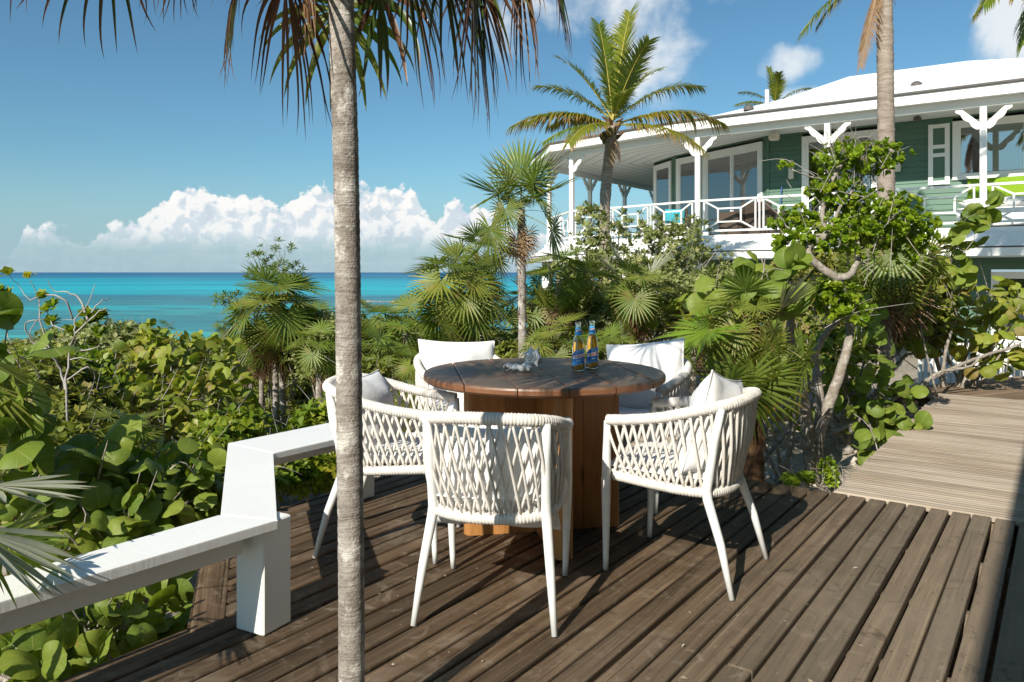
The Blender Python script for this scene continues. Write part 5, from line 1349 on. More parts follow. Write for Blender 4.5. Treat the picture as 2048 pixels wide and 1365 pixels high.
# ------------------------------------------------------------------ coconut palms
coco_palm('coconut palm with yellow green fronds standing at the left front corner of the house', gz(P(1212, 700, 15)), P(1226, 246, 15), .125, .10,
          [(178, 20, .98, 1), (172, 42, .80, 0), (160, 62, .85, 0), (130, 80, .95, 0), (30, 80, 1.05, 0), (60, 62, .9, 0), (15, 60, .72, 1), (8, 46, .95, 1), (-5, 22, 1.05, 1), (-32, 2, .95, 1), (-128, 0, .80, 1), (-158, 6, .75, 0), (150, 10, .7, 0), (80, 30, .8, 0), (-80, 40, .5, 1), (-60, 70, .8, 0), (-170, 28, .85, 1)],
          .92, P(1209, 430, 15), [(-100, .45), (-60, .4)], 6)
coco_palm('tall coconut palm trunk in front of the veranda, brown dead frond hanging beside it', gz(P(1771, 740, 12)), P(1768, -70, 12), .135, .118,
          [(180, -25, .86, 0), (172, -25, .7, 1), (165, 20, 1, 0), (120, 40, 1, 0), (60, 55, 1, 0), (20, 40, .8, 0), (80, 82, 1, 0), (-60, 60, .9, 0), (140, 60, 1, 0)], .85, P(1772, 300, 12), [(188, .82), (200, 1.0), (175, .8), (-20, .35)], 3)
coco_palm('coconut palm just outside the right edge, its fronds hanging into the top right corner', gz(P(2290, 740, 11.5)), P(2135, -135, 11.5), .13, .115,
          [(190, -25, .98, 0), (178, 0, .85, 0), (205, -25, .85, 1), (185, -60, .95, 0), (230, -60, .95, 1), (165, -25, .9, 1), (120, 40, .9, 0), (20, 20, .9, 0)], .82, None, [], 2)
coco_palm('distant coconut palm showing only its crown above the white roof', Vector((15.4, 45, -.5)), P(1550, 212, 45), .15, .12,
          [(178, 22, .9, 0), (150, 45, .9, 0), (60, 62, .9, 0), (5, 42, .95, 0), (20, 22, .9, 0), (120, 80, .9, 0), (-100, 60, .8, 0)], 1.12, None, [], 0)

# ------------------------------------------------------------------ fan palms
silver = [fan_frond(600 + j, 70 - 12 * j, Rb=.42, Lp=.34, nseg=16, span=120, droop=.15, bend=5, mats=[M_fansilver, M_petiole]) for j in range(2)]
bright = fan_frond(620, 2, Rb=.52, Lp=.34, nseg=30, span=250, droop=.35, bend=12, mats=[M_fanbright, M_petiole])
def gpalm(label, px, pyc, Y, r_px, n=18, rad=.04, pxb=None, **kw):
    """fan palm given by the pixel of its crown, its distance and its crown radius in pixels"""
    sc = r_px * Y / F / .80; c_ = P(px, pyc, Y); b = gz(P(pxb if pxb is not None else px, 700, Y)); return fan_palm(label, b, c_, rad, rad * .85, n, sc, **kw)
star = [fan_frond(640 + j, 74 - 14 * j, Rb=.50, Lp=.30, nseg=32, span=290, droop=.12, bend=-12 + 10 * j, cup=.06, wide=.8) for j in range(3)]
gpalm('upright fan palm with tan dead leaves on a thin pale trunk behind the shells', 1042, 415, 7.0, 100, 6, .042, 1047, plo=5, phi=60, dead=4, deadm=FANT, fiber=160,
      explicit=[(star[0], R(-95), .80, .02), (star[1], R(-150), .78, 0), (star[1], R(-30), .80, 0), (star[2], R(-175), .85, -.03), (star[2], R(-5), .85, -.03), (star[0], R(80), .85, .04), (FAN[-18][0], R(-20), .8, -.06), (FAN[-18][1], R(-160), .8, -.06)])
gpalm('thatch palm with twin pale trunks left of the slender foreground trunk, sea behind it', 545, 622, 8.6, 120, 26, .036, 552, plo=-60, dead=4)
gpalm('second pale trunk of the twin palms, yellowing fans on its left side', 566, 640, 8.8, 105, 16, .036, 570, plo=-60, dead=3)
gpalm('short palm with rusty brown drooping fans left of the twin palms', 500, 690, 9.2, 70, 12, .03, 498, plo=-60, phi=20, dead=4)
gpalm('small palm on a thin trunk just left of the twin trunks', 520, 705, 9.0, 55, 10, .03, 518, plo=-60, phi=30, dead=3)
gpalm('fan palm with a thick swollen brown trunk behind the left end of the table', 922, 585, 7.4, 120, 22, .068, 926, plo=-45, dead=2, tmat=M_brownbark)
gpalm('fan palm whose leaves rise highest at the left of the thin pale trunk', 955, 515, 9.0, 85, 16, .05, 960, plo=-30, dead=1)
gpalm('fan palm close right of the thin pale trunk, dead brown leaf below its crown', 1118, 560, 8.4, 95, 20, .05, 1120, plo=-60, dead=4, deadm=FANT)
gpalm('fan palm behind the beer bottles, below the skirt of the house', 1180, 590, 9.2, 85, 14, .045, 1172, plo=-60, dead=3)
gpalm('small fan palm with one upright silvery leaf behind the right back chair', 1268, 592, 8.0, 88, 16, .045, 1270, plo=-50, dead=2, tmat=M_brownbark, fiber=120,
      explicit=[(silver[0], R(150), .85, .02), (silver[1], R(175), .8, 0), (silver[1], R(20), .95, -.02)])
gpalm('fan palm with hairy dark trunk at the deck edge, one large bright fan leftward', 1500, 655, 5.0, 120, 17, .066, 1510, plo=-62, dead=5, tmat=M_brownbark, fiber=520,
      explicit=[(bright, R(186), .86, .02), (FAN[-45][0], R(-40), .8, 0), (FAN[-45][1], R(-90), .8, -.05), (FAN[-18][1], R(-20), .9, -.03), (FAN[-45][2], R(-65), .95, -.02), (FAN[-45][0], R(-115), .9, -.04), (silver[1], R(-35), .9, -.12), (FAN[-45][1], R(-140), .85, -.05)])
gpalm('palm with shaggy brown neck and long drooping leaves among the sea grapes at the right', 1778, 505, 7.4, 150, 18, .052, 1757, plo=-60, phi=30, dead=4, fiber=420, deadm=FAND, explicit=[(FAN[-45][0], R(-20), 1.05, 0), (FAN[-45][1], R(-50), 1.0, 0), (FAN[-18][2], R(-10), 1.1, .02), (FAN[-45][2], R(-150), 1.0, 0)])
# low fan palms without much trunk
low = [(745, 655, 9.0, 85, 'low fan palm seen between the foreground trunk and the swollen one, sea above it'), (812, 665, 8.0, 90, 'low bushy fan palm in front of the shallow sea, left of the swollen trunk'),
       (770, 730, 7.2, 90, 'low fan palm directly above the left chair'), (850, 745, 6.6, 80, 'low fan palm above the rail of the left chair, beside the white pillow'),
       (712, 700, 8.4, 70, 'small fan palm right behind the foreground trunk'), (1010, 690, 7.8, 85, 'low fan palm behind the shells'), (1110, 700, 6.9, 90, 'low fan palm with bright green blades left of the beer bottles'),
       (1215, 705, 6.8, 75, 'low fan palm right behind the beer bottles'), (640, 700, 8.0, 70, 'low fan palm above the end of the white railing'), (665, 900, 5.6, 60, 'small yellow green fan palm under the railing end'),
       (1060, 620, 9.4, 80, 'fan palm tuft between the thin trunk and the house'), (250, 880, 4.6, 95, 'dark low fan palm among the sea grapes at the left'), (880, 690, 8.4, 80, 'low fan palm around the swollen trunk foot'),
       (1390, 660, 7.5, 60, 'small fan palm behind the bright big fan'), (1350, 720, 7.2, 55, 'low fan palm just right of the right back pillow')]
for px, py, Y, rp, lab in low: gpalm(lab, px, py, Y, rp, 15, .04, None, plo=-25, phi=80, dead=1, group='low fan palms behind the deck', name='low_fan_palm', lod=Y > 7)
# fan palm at the left edge with silvery blades reaching over the railing
sil = [fan_frond(650 + j, 18 - 14 * j, Rb=.50, Lp=.22, nseg=11, span=130, droop=.3, bend=10 + 8 * j, mats=[M_fansilver, M_petiole], wide=1.0, fuse=.55) for j in range(3)]
grn = [fan_frond(660 + j, 5 - 10 * j, Rb=.46, Lp=.25, nseg=22, span=200, droop=.4, bend=18, mats=[M_fan, M_petiole], wide=.9) for j in range(2)]
r = thing('low_fan_palm', 'low fan palm at the left edge with silvery blades reaching over the white railing', 'palm tree', gz(P(-170, 900, 2.15)), 0, 'low fan palms behind the deck')
for me, px, py, Y, yaw, sc in ((sil[0], -110, 985, 2.3, 8, .58), (sil[1], -150, 1040, 2.05, -8, .62), (grn[0], -130, 1060, 2.1, -14, .62), (grn[1], -100, 1060, 2.4, 12, .6), (grn[0], -190, 690, 2.9, 12, .8), (grn[1], -110, 740, 3.2, -5, .7)):
    attach_frond(r, me, P(px, py, Y) - r.location, R(yaw), sc)
mb = MB()
for px, py, Y in ((-150, 985, 2.15), (-170, 1010, 2.05), (-160, 1060, 2.0), (-120, 1120, 2.3), (-190, 690, 2.9)): mb.tube([Vector((0, 0, 0)), P(px, py, Y) - r.location], [.02, .008], 6)
mb.build('stems', M_petiole, r)

# ------------------------------------------------------------------ sea grapes
grape('sea_grape', 'sea grape with very large round leaves at the left edge of the picture', gz(P(-40, 900, 3.3)), [(40, 670, 3.3, 60, 50, .12), (35, 790, 3.3, 65, 60, .12), (0, 890, 3.2, 60, 60, .12), (190, 935, 3.5, 70, 40, .12), (285, 868, 3.5, 26, 20, .06), (60, 970, 3.4, 80, 40, .15)], .175, 62, 0, ntips=12, group='sea grape shrubs', r0=.014, toward=.7)
grape('sea_grape', 'dark sea grape behind and below the white railing at the lower left', gz(P(230, 1150, 3.5)), [(130, 1040, 3.4, 160, 60, .3), (330, 960, 3.7, 110, 60, .3), (260, 1000, 3.6, 150, 70, .3), (420, 1010, 3.9, 60, 60, .2), (300, 1110, 3.6, 90, 50, .2), (150, 1260, 2.75, 130, 70, .2), (300, 1230, 3.1, 70, 50, .15), (60, 1330, 2.5, 100, 60, .2), (285, 1290, 2.95, 60, 40, .12)], .112, 300, 300, ntips=60, group='sea grape shrubs', r0=.022)
grape('sea_grape', 'broad yellow green sea grape thicket between the railing and the sea', gz(P(330, 820, 6.8)), [(215, 775, 6.4, 110, 65, .5), (320, 740, 7, 110, 70, .6), (400, 715, 7.6, 90, 45, .5), (305, 685, 7, 30, 42, .15), (400, 800, 6.4, 110, 75, .5), (300, 840, 6.0, 120, 70, .5)], .098, 300, 900, True, ntips=80, group='sea grape shrubs', r0=.03)
grape('sea_grape', 'sea grape with stiff upright pale leaves just above the hairy trunk and bright fan', gz(P(1560, 900, 5.6)), [(1545, 560, 5.1, 55, 42, .15), (1588, 565, 5.1, 34, 50, .10), (1415, 560, 5.3, 14, 12, .05), (1500, 560, 5.2, 60, 40, .15), (1450, 600, 5.4, 60, 30, .15)], .165, 40, 0, ntips=10, group='sea grape shrubs', r0=.016, toward=.8)
grape('sea_grape', 'dense dark sea grape between the hairy trunk and the boardwalk', gz(P(1700, 880, 6.6)), [(1690, 710, 6.5, 95, 70, .4), (1640, 800, 6.6, 75, 70, .35), (1760, 790, 6.6, 75, 60, .35), (1775, 850, 6.3, 75, 40, .25), (1560, 700, 6.9, 60, 60, .35), (1700, 640, 6.8, 80, 40, .3)], .135, 230, 40, ntips=26, group='sea grape shrubs', r0=.035)
grape('sea_grape', 'sea grape sprig rising in front of the white apron of the balcony at the right', gz(P(1900, 760, 8.0)), [(1935, 425, 7.2, 45, 28, .1), (1915, 470, 7.2, 42, 38, .12), (1905, 520, 7.3, 34, 40, .12), (1965, 420, 7.2, 25, 25, .08)], .165, 46, 0, ntips=8, group='sea grape shrubs', r0=.016, toward=.7)
grape('sea_grape', 'pale leaved sea grape spreading in front of the lower storey at the right edge', gz(P(1905, 780, 8.6)), [(1870, 590, 8.6, 85, 50, .4), (1965, 600, 8.6, 75, 55, .4), (1830, 660, 8.4, 75, 60, .4), (2010, 660, 8.4, 55, 60, .3), (1900, 680, 8.4, 60, 45, .3), (1990, 730, 8.2, 60, 20, .2), (1840, 560, 8.8, 60, 40, .3)], .15, 250, 90, True, ntips=36, group='sea grape shrubs', r0=.035)
grape('sea_grape', 'small sea grape sprout beside the left edge of the boardwalk', gz(P(1742, 905, 5.9)), [(1728, 888, 5.85, 26, 20, .06), (1768, 885, 5.85, 20, 20, .05)], .155, 11, 0, ntips=4, group='sea grape shrubs', r0=.006, toward=.8)
grape('sea_grape', 'sea grape foliage behind the right back chair', gz(P(1420, 720, 8.2)), [(1420, 690, 8.0, 70, 45, .4), (1370, 630, 8.4, 60, 50, .4), (1460, 620, 7.6, 50, 60, .3)], .13, 110, 60, True, ntips=18, group='sea grape shrubs', r0=.02)

# ------------------------------------------------------------------ small leaved shrubs
RO8 = rosette(9, .42, 18, 78, 1); RO7 = rosette(8, .22, 15, 85, 2); RO5 = rosette(6, .30, 30, 95, 3); SL = leaf_simple(.34)
SL = (np.array(SL[0]), SL[1], SL[2])
ib = gp3(1627, 968); IBY = ib.y
root = leafy('inkberry_tree', 'small twisted tree with grey limbs and bright green leaf tufts before the veranda', ib, 
      [(1700, 318, 5.7, 70, 36, .2), (1765, 310, 5.7, 45, 32, .15), (1665, 385, 5.7, 60, 45, .2), (1590, 440, 5.7, 50, 26, .15), (1760, 430, 5.7, 85, 48, .3), (1690, 470, 5.6, 110, 42, .3), (1825, 475, 5.7, 48, 55, .2), (1590, 490, 5.5, 55, 26, .2),
       (1660, 590, 5.5, 60, 36, .2), (1700, 620, 5.5, 50, 30, .2), (1605, 735, 5.5, 16, 18, .08), (1650, 940, 5.5, 14, 16, .06), (1570, 330, 5.7, 14, 10, .06)], .041, 1450, M_lime, RO8, ntips=46, r0=.028, shell=.15, cat='tree')
for c_ in root.children:
    if c_.name.startswith('branches'): bpy.data.objects.remove(c_)
mb = MB()
def limb(pts, r0_, r1_, sides=8):
    w_ = crom([P(a, b, Y) - ib for a, b, Y in pts], 5); n = len(w_)
    w_ = [q + Vector((nz3(i * .6, pts[0][0], 0), nz3(i * .6, pts[0][0], 5), 0)) * .012 for i, q in enumerate(w_)]
    mb.tube(w_, [r0_ + (r1_ - r0_) * i / (n - 1) for i in range(n)], sides, 0, True)
limb([(1627, 972, IBY), (1618, 880, 5.55), (1606, 800, 5.5), (1588, 720, 5.5), (1580, 660, 5.5), (1590, 600, 5.5)], .058, .024)
limb([(1632, 930, IBY), (1640, 860, 5.5), (1665, 790, 5.5), (1688, 720, 5.5), (1700, 660, 5.6), (1690, 600, 5.6)], .048, .024)
limb([(1630, 900, IBY), (1640, 800, 5.6), (1630, 720, 5.7), (1650, 670, 5.7), (1700, 620, 5.7)], .038, .018)
limb([(1700, 620, 5.6), (1672, 558, 5.4), (1640, 535, 5.4), (1615, 500, 5.4), (1650, 470, 5.5), (1645, 420, 5.6), (1670, 350, 5.6), (1700, 315, 5.7), (1745, 290, 5.7)], .034, .008)
limb([(1668, 556, 5.4), (1700, 550, 5.4), (1715, 520, 5.5), (1720, 470, 5.6), (1780, 430, 5.7)], .030, .010)
limb([(1650, 470, 5.5), (1600, 470, 5.5), (1570, 450, 5.6)], .012, .005); limb([(1650, 480, 5.5), (1690, 400, 5.6), (1740, 340, 5.7), (1800, 300, 5.7)], .014, .004); limb([(1720, 470, 5.6), (1800, 470, 5.7), (1840, 450, 5.7)], .013, .004)
limb([(1665, 365, 5.6), (1610, 350, 5.6), (1575, 335, 5.7)], .007, .003)
mb.build('trunk', M_twig, root, True)
mb = MB(); limbt = random.Random(3)
for k in range(70):     # fine bare twigs at the top
    a = P(limbt.uniform(1650, 1760), limbt.uniform(290, 380), 5.65) - ib; d = Vector((limbt.uniform(-.5, .4), limbt.uniform(-.2, .2), limbt.uniform(.3, 1))).normalized(); L = limbt.uniform(.08, .26)
    b = a + d * L * .5 + Vector((limbt.uniform(-.03, .03), 0, limbt.uniform(-.02, .02))); mb.tube([a, b, b + (d + Vector((limbt.uniform(-.6, .6), 0, 0))) * L * .5], [.0032, .0022, .001], 4, 0, False)
for k in range(50):
    q, _ = sample_blobs([(1700, 400, 5.6, 140, 110, .3), (1720, 480, 5.6, 130, 60, .3)], 1, .2)
    if len(q): a = Vector(q[0]) - ib; d = Vector((limbt.uniform(-.6, .6), limbt.uniform(-.4, .4), limbt.uniform(0, 1))).normalized() * limbt.uniform(.06, .2); mb.tube([a - d, a, a + d * .7], [.004, .003, .0015], 4, 0, False)
tag(mb.build('twigs', M_twig, root, True), kind='stuff')
leafy('bay_cedar', 'loose grey green shrub with olive rosettes in front of the left end of the balcony', gz(P(1290, 700, 10)), [(1205, 480, 9.6, 70, 62, .5), (1300, 455, 9.8, 55, 36, .4), (1370, 470, 9.8, 55, 36, .4), (1250, 560, 9.4, 110, 60, .6), (1400, 520, 9.6, 75, 45, .5), (1330, 510, 9.5, 90, 55, .6), (1150, 540, 9.6, 50, 50, .4), (1180, 425, 9.7, 30, 20, .2)], .085, 640, M_olive, RO7, ntips=130, r0=.022, bm=M_deadwood, shell=.1, group='small leaved shrubs')
leafy('coastal_shrub', 'dense olive green shrub behind the silvery small fan palm', gz(P(1350, 740, 9.4)), [(1340, 600, 9.0, 110, 60, .6), (1450, 590, 8.6, 70, 60, .5), (1230, 640, 9.0, 80, 50, .5), (1430, 680, 8.6, 80, 40, .4), (1130, 640, 9.6, 80, 60, .5)], .085, 1900, M_olive, RO5, ntips=60, r0=.03, bm=M_deadwood, group='small leaved shrubs')
leafy('coastal_shrub', 'twiggy green shrub filling the gap behind the dense dark sea grape', gz(P(1700, 800, 8.0)), [(1650, 660, 7.8, 110, 80, .5), (1780, 620, 8.2, 90, 70, .4), (1540, 640, 8.2, 80, 70, .4), (1850, 640, 8.8, 60, 60, .4), (1640, 540, 8.0, 90, 40, .4)], .075, 2300, M_scrub, RO5, ntips=60, r0=.03, group='small leaved shrubs')
leafy('herb_shrub', 'yellow green leafy shrub just behind the corner of the white railing', gz(P(480, 950, 5.2)), [(400, 930, 4.9, 80, 55, .3), (460, 870, 5.3, 70, 50, .3), (330, 960, 4.7, 70, 45, .3), (560, 905, 5.5, 60, 40, .3), (520, 940, 4.9, 80, 36, .3)], .075, 1100, M_yg, RO5, ntips=50, r0=.012, group='yellow green shrubs', up=1.0, shell=.2)
leafy('herb_shrub', 'yellow green leafy shrub under the far piece of the railing beside the foreground trunk', gz(P(630, 930, 5.8)), [(640, 850, 5.8, 45, 45, .3), (650, 930, 5.4, 50, 45, .25), (590, 950, 5.2, 50, 40, .2), (700, 820, 6.0, 60, 50, .3)], .085, 620, M_yg, RO5, ntips=36, r0=.012, group='yellow green shrubs', up=1.0, shell=.2)
leafy('oleander', 'tall thin shrub with narrow leaves rising behind the twin trunk palm', gz(P(552, 700, 9.6)), [(520, 520, 9.4, 26, 24, .15), (550, 500, 9.4, 40, 18, .15), (580, 545, 9.4, 26, 22, .15), (600, 560, 9.4, 20, 16, .1), (455, 600, 9.4, 26, 16, .15), (505, 545, 9.4, 16, 14, .1), (560, 535, 9.4, 30, 24, .15)], .085, 75, M_oleander, rosette(10, .10, 20, 80, 8), ntips=26, r0=.012, shell=.2)
leafy('coastal_shrub', 'dark green shrub behind the left chair', gz(P(780, 860, 6.6)), [(730, 780, 6.6, 70, 60, .4), (820, 830, 6.3, 90, 55, .4), (900, 800, 6.8, 80, 60, .4), (960, 740, 7.4, 70, 50, .4), (700, 870, 6.0, 60, 45, .3)], .07, 2000, M_scrub, RO5, ntips=50, r0=.02, group='small leaved shrubs')
leafy('coastal_shrub', 'green shrub behind the table between the two back chairs', gz(P(1110, 800, 7.2)), [(1060, 730, 7.4, 90, 50, .4), (1160, 720, 7.3, 90, 50, .4), (1250, 730, 7.4, 70, 50, .4), (1100, 780, 6.9, 120, 50, .4)], .07, 1900, M_scrub, RO5, ntips=50, r0=.02, group='small leaved shrubs')
for px, py, Y, rx, ry, nn_, lab, mt in ((60, 800, 5.4, 140, 90, 1500, 'dark green shrub under the bare branches at the left', M_scrub), (200, 700, 7.6, 130, 55, 1400, 'fine leaved shrub around the bare grey branches', M_olive), (120, 760, 6.2, 120, 60, 1200, 'glossy rosette shrub left of the sea grape thicket', M_yg),
                              (580, 760, 10.6, 110, 50, 1300, 'mixed green shrub round the twin trunks', M_scrub), (430, 920, 5.8, 130, 45, 1500, 'small leaved shrub in shade behind the yellow green one', M_scrub), (660, 690, 8.8, 90, 70, 1200, 'dry brownish green shrub right of the twin palms', M_olive), (100, 960, 4.2, 150, 90, 1500, 'dark undergrowth shrub below the large leaved sea grape', M_scrub)):
    leafy('coastal_shrub', lab, gz(P(px, py + ry, Y)), [(px, py, Y, rx, ry, .5), (px + rx * .6, py + ry * .4, Y - .2, rx * .6, ry * .6, .4), (px - rx * .5, py + ry * .3, Y, rx * .6, ry * .6, .4)], .07 if mt is not M_yg else .09, nn_, mt, RO5, ntips=40, r0=.016, group='small leaved shrubs')
# bare twisted bush with few rosettes in front of the sea at the left
bb = gz(P(135, 800, 4.6)); r = thing('bare_bush', 'bare bleached bush with a few green rosettes, in front of the sea at the left', 'bush', bb)
mb = MB()
def twig(pts, r0_, Y=4.6):
    w_ = crom([P(a, b, Y + .05 * math.sin(a)) - bb for a, b in pts], 4); n = len(w_); mb.tube([q + Vector((nz3(i * .9, pts[0][0], 1), 0, nz3(i * .9, pts[0][0], 7))) * .012 for i, q in enumerate(w_)], [r0_ * (1 - .75 * i / (n - 1)) for i in range(n)], 5, 0, False)
for pts, r_ in (([(140, 880), (132, 780), (140, 700), (150, 668), (150, 640), (175, 610), (190, 570)], .008), ([(175, 640), (160, 600), (135, 585), (108, 582), (95, 560)], .007), ([(176, 635), (200, 605), (222, 598)], .006), ([(150, 668), (180, 640), (205, 620), (222, 622)], .007),
                ([(145, 640), (130, 600), (85, 590), (60, 600), (40, 575), (18, 550)], .006), ([(132, 780), (120, 740), (100, 700), (80, 640), (78, 600), (60, 560)], .008), ([(100, 700), (70, 690), (50, 650), (75, 640), (110, 640), (150, 640)], .006), ([(140, 700), (180, 700), (200, 690)], .006),
                ([(135, 760), (175, 735), (190, 755), (178, 790)], .006), ([(130, 660), (105, 650), (95, 620), (92, 600)], .005), ([(110, 640), (100, 670), (120, 680), (145, 676)], .005), ([(205, 620), (215, 640), (200, 660), (195, 668)], .005), ([(75, 640), (60, 670), (90, 690)], .004), ([(140, 720), (160, 716), (185, 722)], .005)): twig(pts, r_)
mb.build('branches', M_deadwood, r, True)
pos = []; ax_ = []
for px, py, k in ((18, 551, 1), (92, 598, 2), (98, 618, 2), (102, 645, 2), (180, 640, 5), (195, 668, 3), (140, 662, 2), (205, 632, 1), (165, 658, 2), (60, 556, 1), (192, 640, 3), (10, 590, 3)):
    for j in range(k): q = P(px + random.uniform(-9, 9) * (k > 1), py + random.uniform(-6, 6) * (k > 1), 4.6) - bb; pos.append(tuple(q)); ax_.append((random.uniform(-.4, .4), random.uniform(-.6, 0), 1))
pos = np.array(pos); ax_ = unit(np.array(ax_)); V, Fq, UV = RO8
tag(inst(V, Fq, np.array(UV), frame(pos, np.cross(ax_, RS.randn(len(ax_), 3)), ax_, .05 + .02 * RS.rand(len(ax_))), RS.rand(len(ax_)) * .99, 'rosettes', M_yg, r), kind='stuff')

# croton beside the dead branches
leafy('croton', 'small croton with red and yellow leaves on the sand behind the right front chair', gp3(1543, 850), [(1545, 805, 7.0, 24, 26, .1), (1530, 830, 7.0, 20, 18, .1)], .12, 26, M_croton, RO7, ntips=6, r0=.006, shell=.1)
# low green herbs at the deck edge
leafy('herb', 'low bright green herb at the foot of the grey limbed tree, left side', gp3(1600, 966), [(1600, 955, 5.3, 26, 12, .08), (1580, 962, 5.2, 14, 8, .05)], .04, 60, M_lime, RO5, ntips=8, r0=.003, shell=.1, group='herbs at the deck edge')
leafy('herb', 'low bright green herb right of the trunk foot beside the boardwalk', gp3(1660, 960), [(1660, 940, 5.4, 18, 20, .06), (1665, 962, 5.4, 20, 8, .05)], .04, 50, M_lime, RO5, ntips=8, r0=.003, shell=.1, group='herbs at the deck edge')

# ------------------------------------------------------------------ dead branches and stones on the sand at the right
def deadbranch(label, pts, r0_, r1_, mt=M_twig):
    b = gz(Vector(P(*pts[0]))); mb = MB(); w_ = crom([P(a, c_, Y) - b for a, c_, Y in pts], 5); n = len(w_)
    mb.tube([q + Vector((0, 0, nz3(i * .7, pts[0][0], 2))) * .015 for i, q in enumerate(w_)], [r0_ + (r1_ - r0_) * i / (n - 1) for i in range(n)], 7); o = mb.build('dead_branch', mt, None, True, loc=b)
    return tag(o, label, 'branch', 'bare branches on the sand')
deadbranch('bare grey branch rising to the right from the hairy trunk', [(1512, 880, 5.9), (1560, 820, 5.9), (1600, 785, 5.9), (1650, 740, 6.0)], .024, .012)
deadbranch('dark bare branch running from the sand up to the grey limbed tree', [(1525, 925, 5.6), (1560, 880, 5.7), (1600, 840, 5.7), (1650, 790, 5.8)], .018, .010)
deadbranch('thin curved bare branch arching above the sand behind the tree foot', [(1565, 935, 5.6), (1580, 890, 5.7), (1610, 860, 5.8), (1625, 800, 5.8)], .007, .004)
deadbranch('thick grey branch leaning under the dark sea grape', [(1640, 880, 6.4), (1700, 850, 6.4), (1745, 830, 6.5), (1800, 790, 6.6)], .022, .012)
deadbranch('thick brown limb crossing low behind the boardwalk edge', [(1828, 790, 7.8), (1850, 765, 7.8), (1900, 740, 7.9), (1960, 715, 8.0), (2040, 690, 8.0)], .028, .014)
deadbranch('pale bent limb ending above the boardwalk', [(1868, 800, 7.6), (1850, 770, 7.7), (1880, 745, 7.7), (1935, 735, 7.8), (1958, 718, 7.8)], .019, .012)
deadbranch('short upright broken branch above the boardwalk edge', [(1885, 750, 7.8), (1892, 700, 7.8), (1903, 662, 7.8)], .02, .014)
deadbranch('grey branch on the sand beside the boardwalk', [(1700, 860, 6.4), (1770, 870, 6.2), (1810, 895, 6.0)], .03, .02)
deadbranch('crooked branch below the big leaves at the lower left', [(215, 985, 4.0), (260, 1000, 4.0), (300, 1050, 3.9), (340, 1045, 3.9)], .018, .012)
def stone(label, px, py, r_, mt):
    q = gp3(px, py); mb = MB(); vs = []; n = 10; sd_ = random.uniform(0, 90)
    for k in range(6):
        ph = -math.pi / 2 + math.pi * (k + .5) / 6
        for j in range(n):
            a = 2 * math.pi * j / n; d = Vector((math.cos(ph) * math.cos(a), math.cos(ph) * math.sin(a), math.sin(ph) * .7)); rr = r_ * (1 + .35 * nz3(d.x * 1.5 + sd_, d.y * 1.5, d.z * 1.5)); vs.append(d * rr)
    mb.add(vs, [(k * n + j, k * n + (j + 1) % n, (k + 1) * n + (j + 1) % n, (k + 1) * n + j) for k in range(5) for j in range(n)] + [tuple(range(n))[::-1], tuple(5 * n + j for j in range(n))])
    return tag(mb.build('stone', mt, None, True, loc=q + Vector((0, 0, r_ * .3))), label, 'stone', 'stones along the deck edge')
M_stone = flat('pale_limestone', (.50, .46, .39), .9)
for k, (px, py, r_, lab) in enumerate(((1517, 945, .055, 'pale rounded stone between the hairy trunk and the deck'), (1535, 957, .04, 'flat tan stone right of the rounded pale one'), (1552, 961, .035, 'small stone left of the low herb'), (1575, 915, .05, 'stone on the sand behind the low herb'),
     (1690, 905, .07, 'large stone in shade beside the sea grape sprout'), (1705, 925, .05, 'stone close to the boardwalk corner'), (1675, 935, .04, 'small stone right of the tree foot'), (1470, 948, .05, 'stone half hidden behind the right chair leg'), (1555, 860, .05, 'stone under the croton'), (1600, 880, .05, 'stone behind the tree trunk on the sand'))):
    stone(lab, px, py, r_, M_stone)
mb = MB()       # loose pebbles and litter on the sand
PT = leaf_simple(.3); npb = 2600; qs = []
for k in range(npb):
    x = random.uniform(-3, 7.5); y = random.uniform(2.2, 10.5)
    uu, vv = UX * x + UY * y, VX * x + VY * y
    if vv > -2.55 and uu < 4.7: continue
    if vv > -1.15 and uu < 9.2: continue
    qs.append((x, y, ground(x, y) + .004))
qs = np.array(qs); k = len(qs)
m_ = leafmat('leaf_litter', G((.30, .22, .14), (.42, .36, .28), (.22, .14, .08), (.50, .46, .40)), tipstart=1.2, trans=.1, rough=.8)
o = stuff_leaves('leaf_litter', (np.array(PT[0]), PT[1], PT[2]), qs, RS.randn(k, 3) * [1, 1, .1], np.array([0, 0, 1]) + RS.randn(k, 3) * .35, .035 + .05 * RS.rand(k), m_, None); o['label'] = 'dry leaves and bits scattered on the sand'
dl = []
for k_ in range(420):
    u_, v_ = random.uniform(-.5, 4.6), random.uniform(-3.2, 1.6)
    if u_ < left_u(v_) + .1: continue
    q_ = D(u_, v_, .003); dl.append(tuple(q_))
dl = np.array(dl); kd = len(dl)
o = stuff_leaves('deck_litter', (np.array(PT[0]), PT[1], PT[2]), dl, RS.randn(kd, 3) * [1, 1, .05], np.array([0, 0, 1]) + RS.randn(kd, 3) * .2, .006 + .022 * RS.rand(kd) ** 3, m_, None); o['label'] = 'tiny dry leaf bits and sand specks on the deck'
OCT = (np.array([(1, 0, 0), (0, 1, 0), (-1, 0, 0), (0, -1, 0), (.45, .1, .75), (-.4, .2, .7), (-.35, -.4, .72), (.4, -.4, .7)]), [(0, 1, 5, 4), (1, 2, 6, 5), (2, 3, 7, 6), (3, 0, 4, 7), (4, 5, 6, 7)], [(0.2, .2)] * 8)
sel = qs[RS.permutation(k)[:1500]]; k2 = len(sel)
m2_ = leafmat('pebbles_mat', G((.42, .37, .30), (.55, .50, .43), (.35, .29, .22)), tipstart=1.3, trans=0.0, rough=.9)
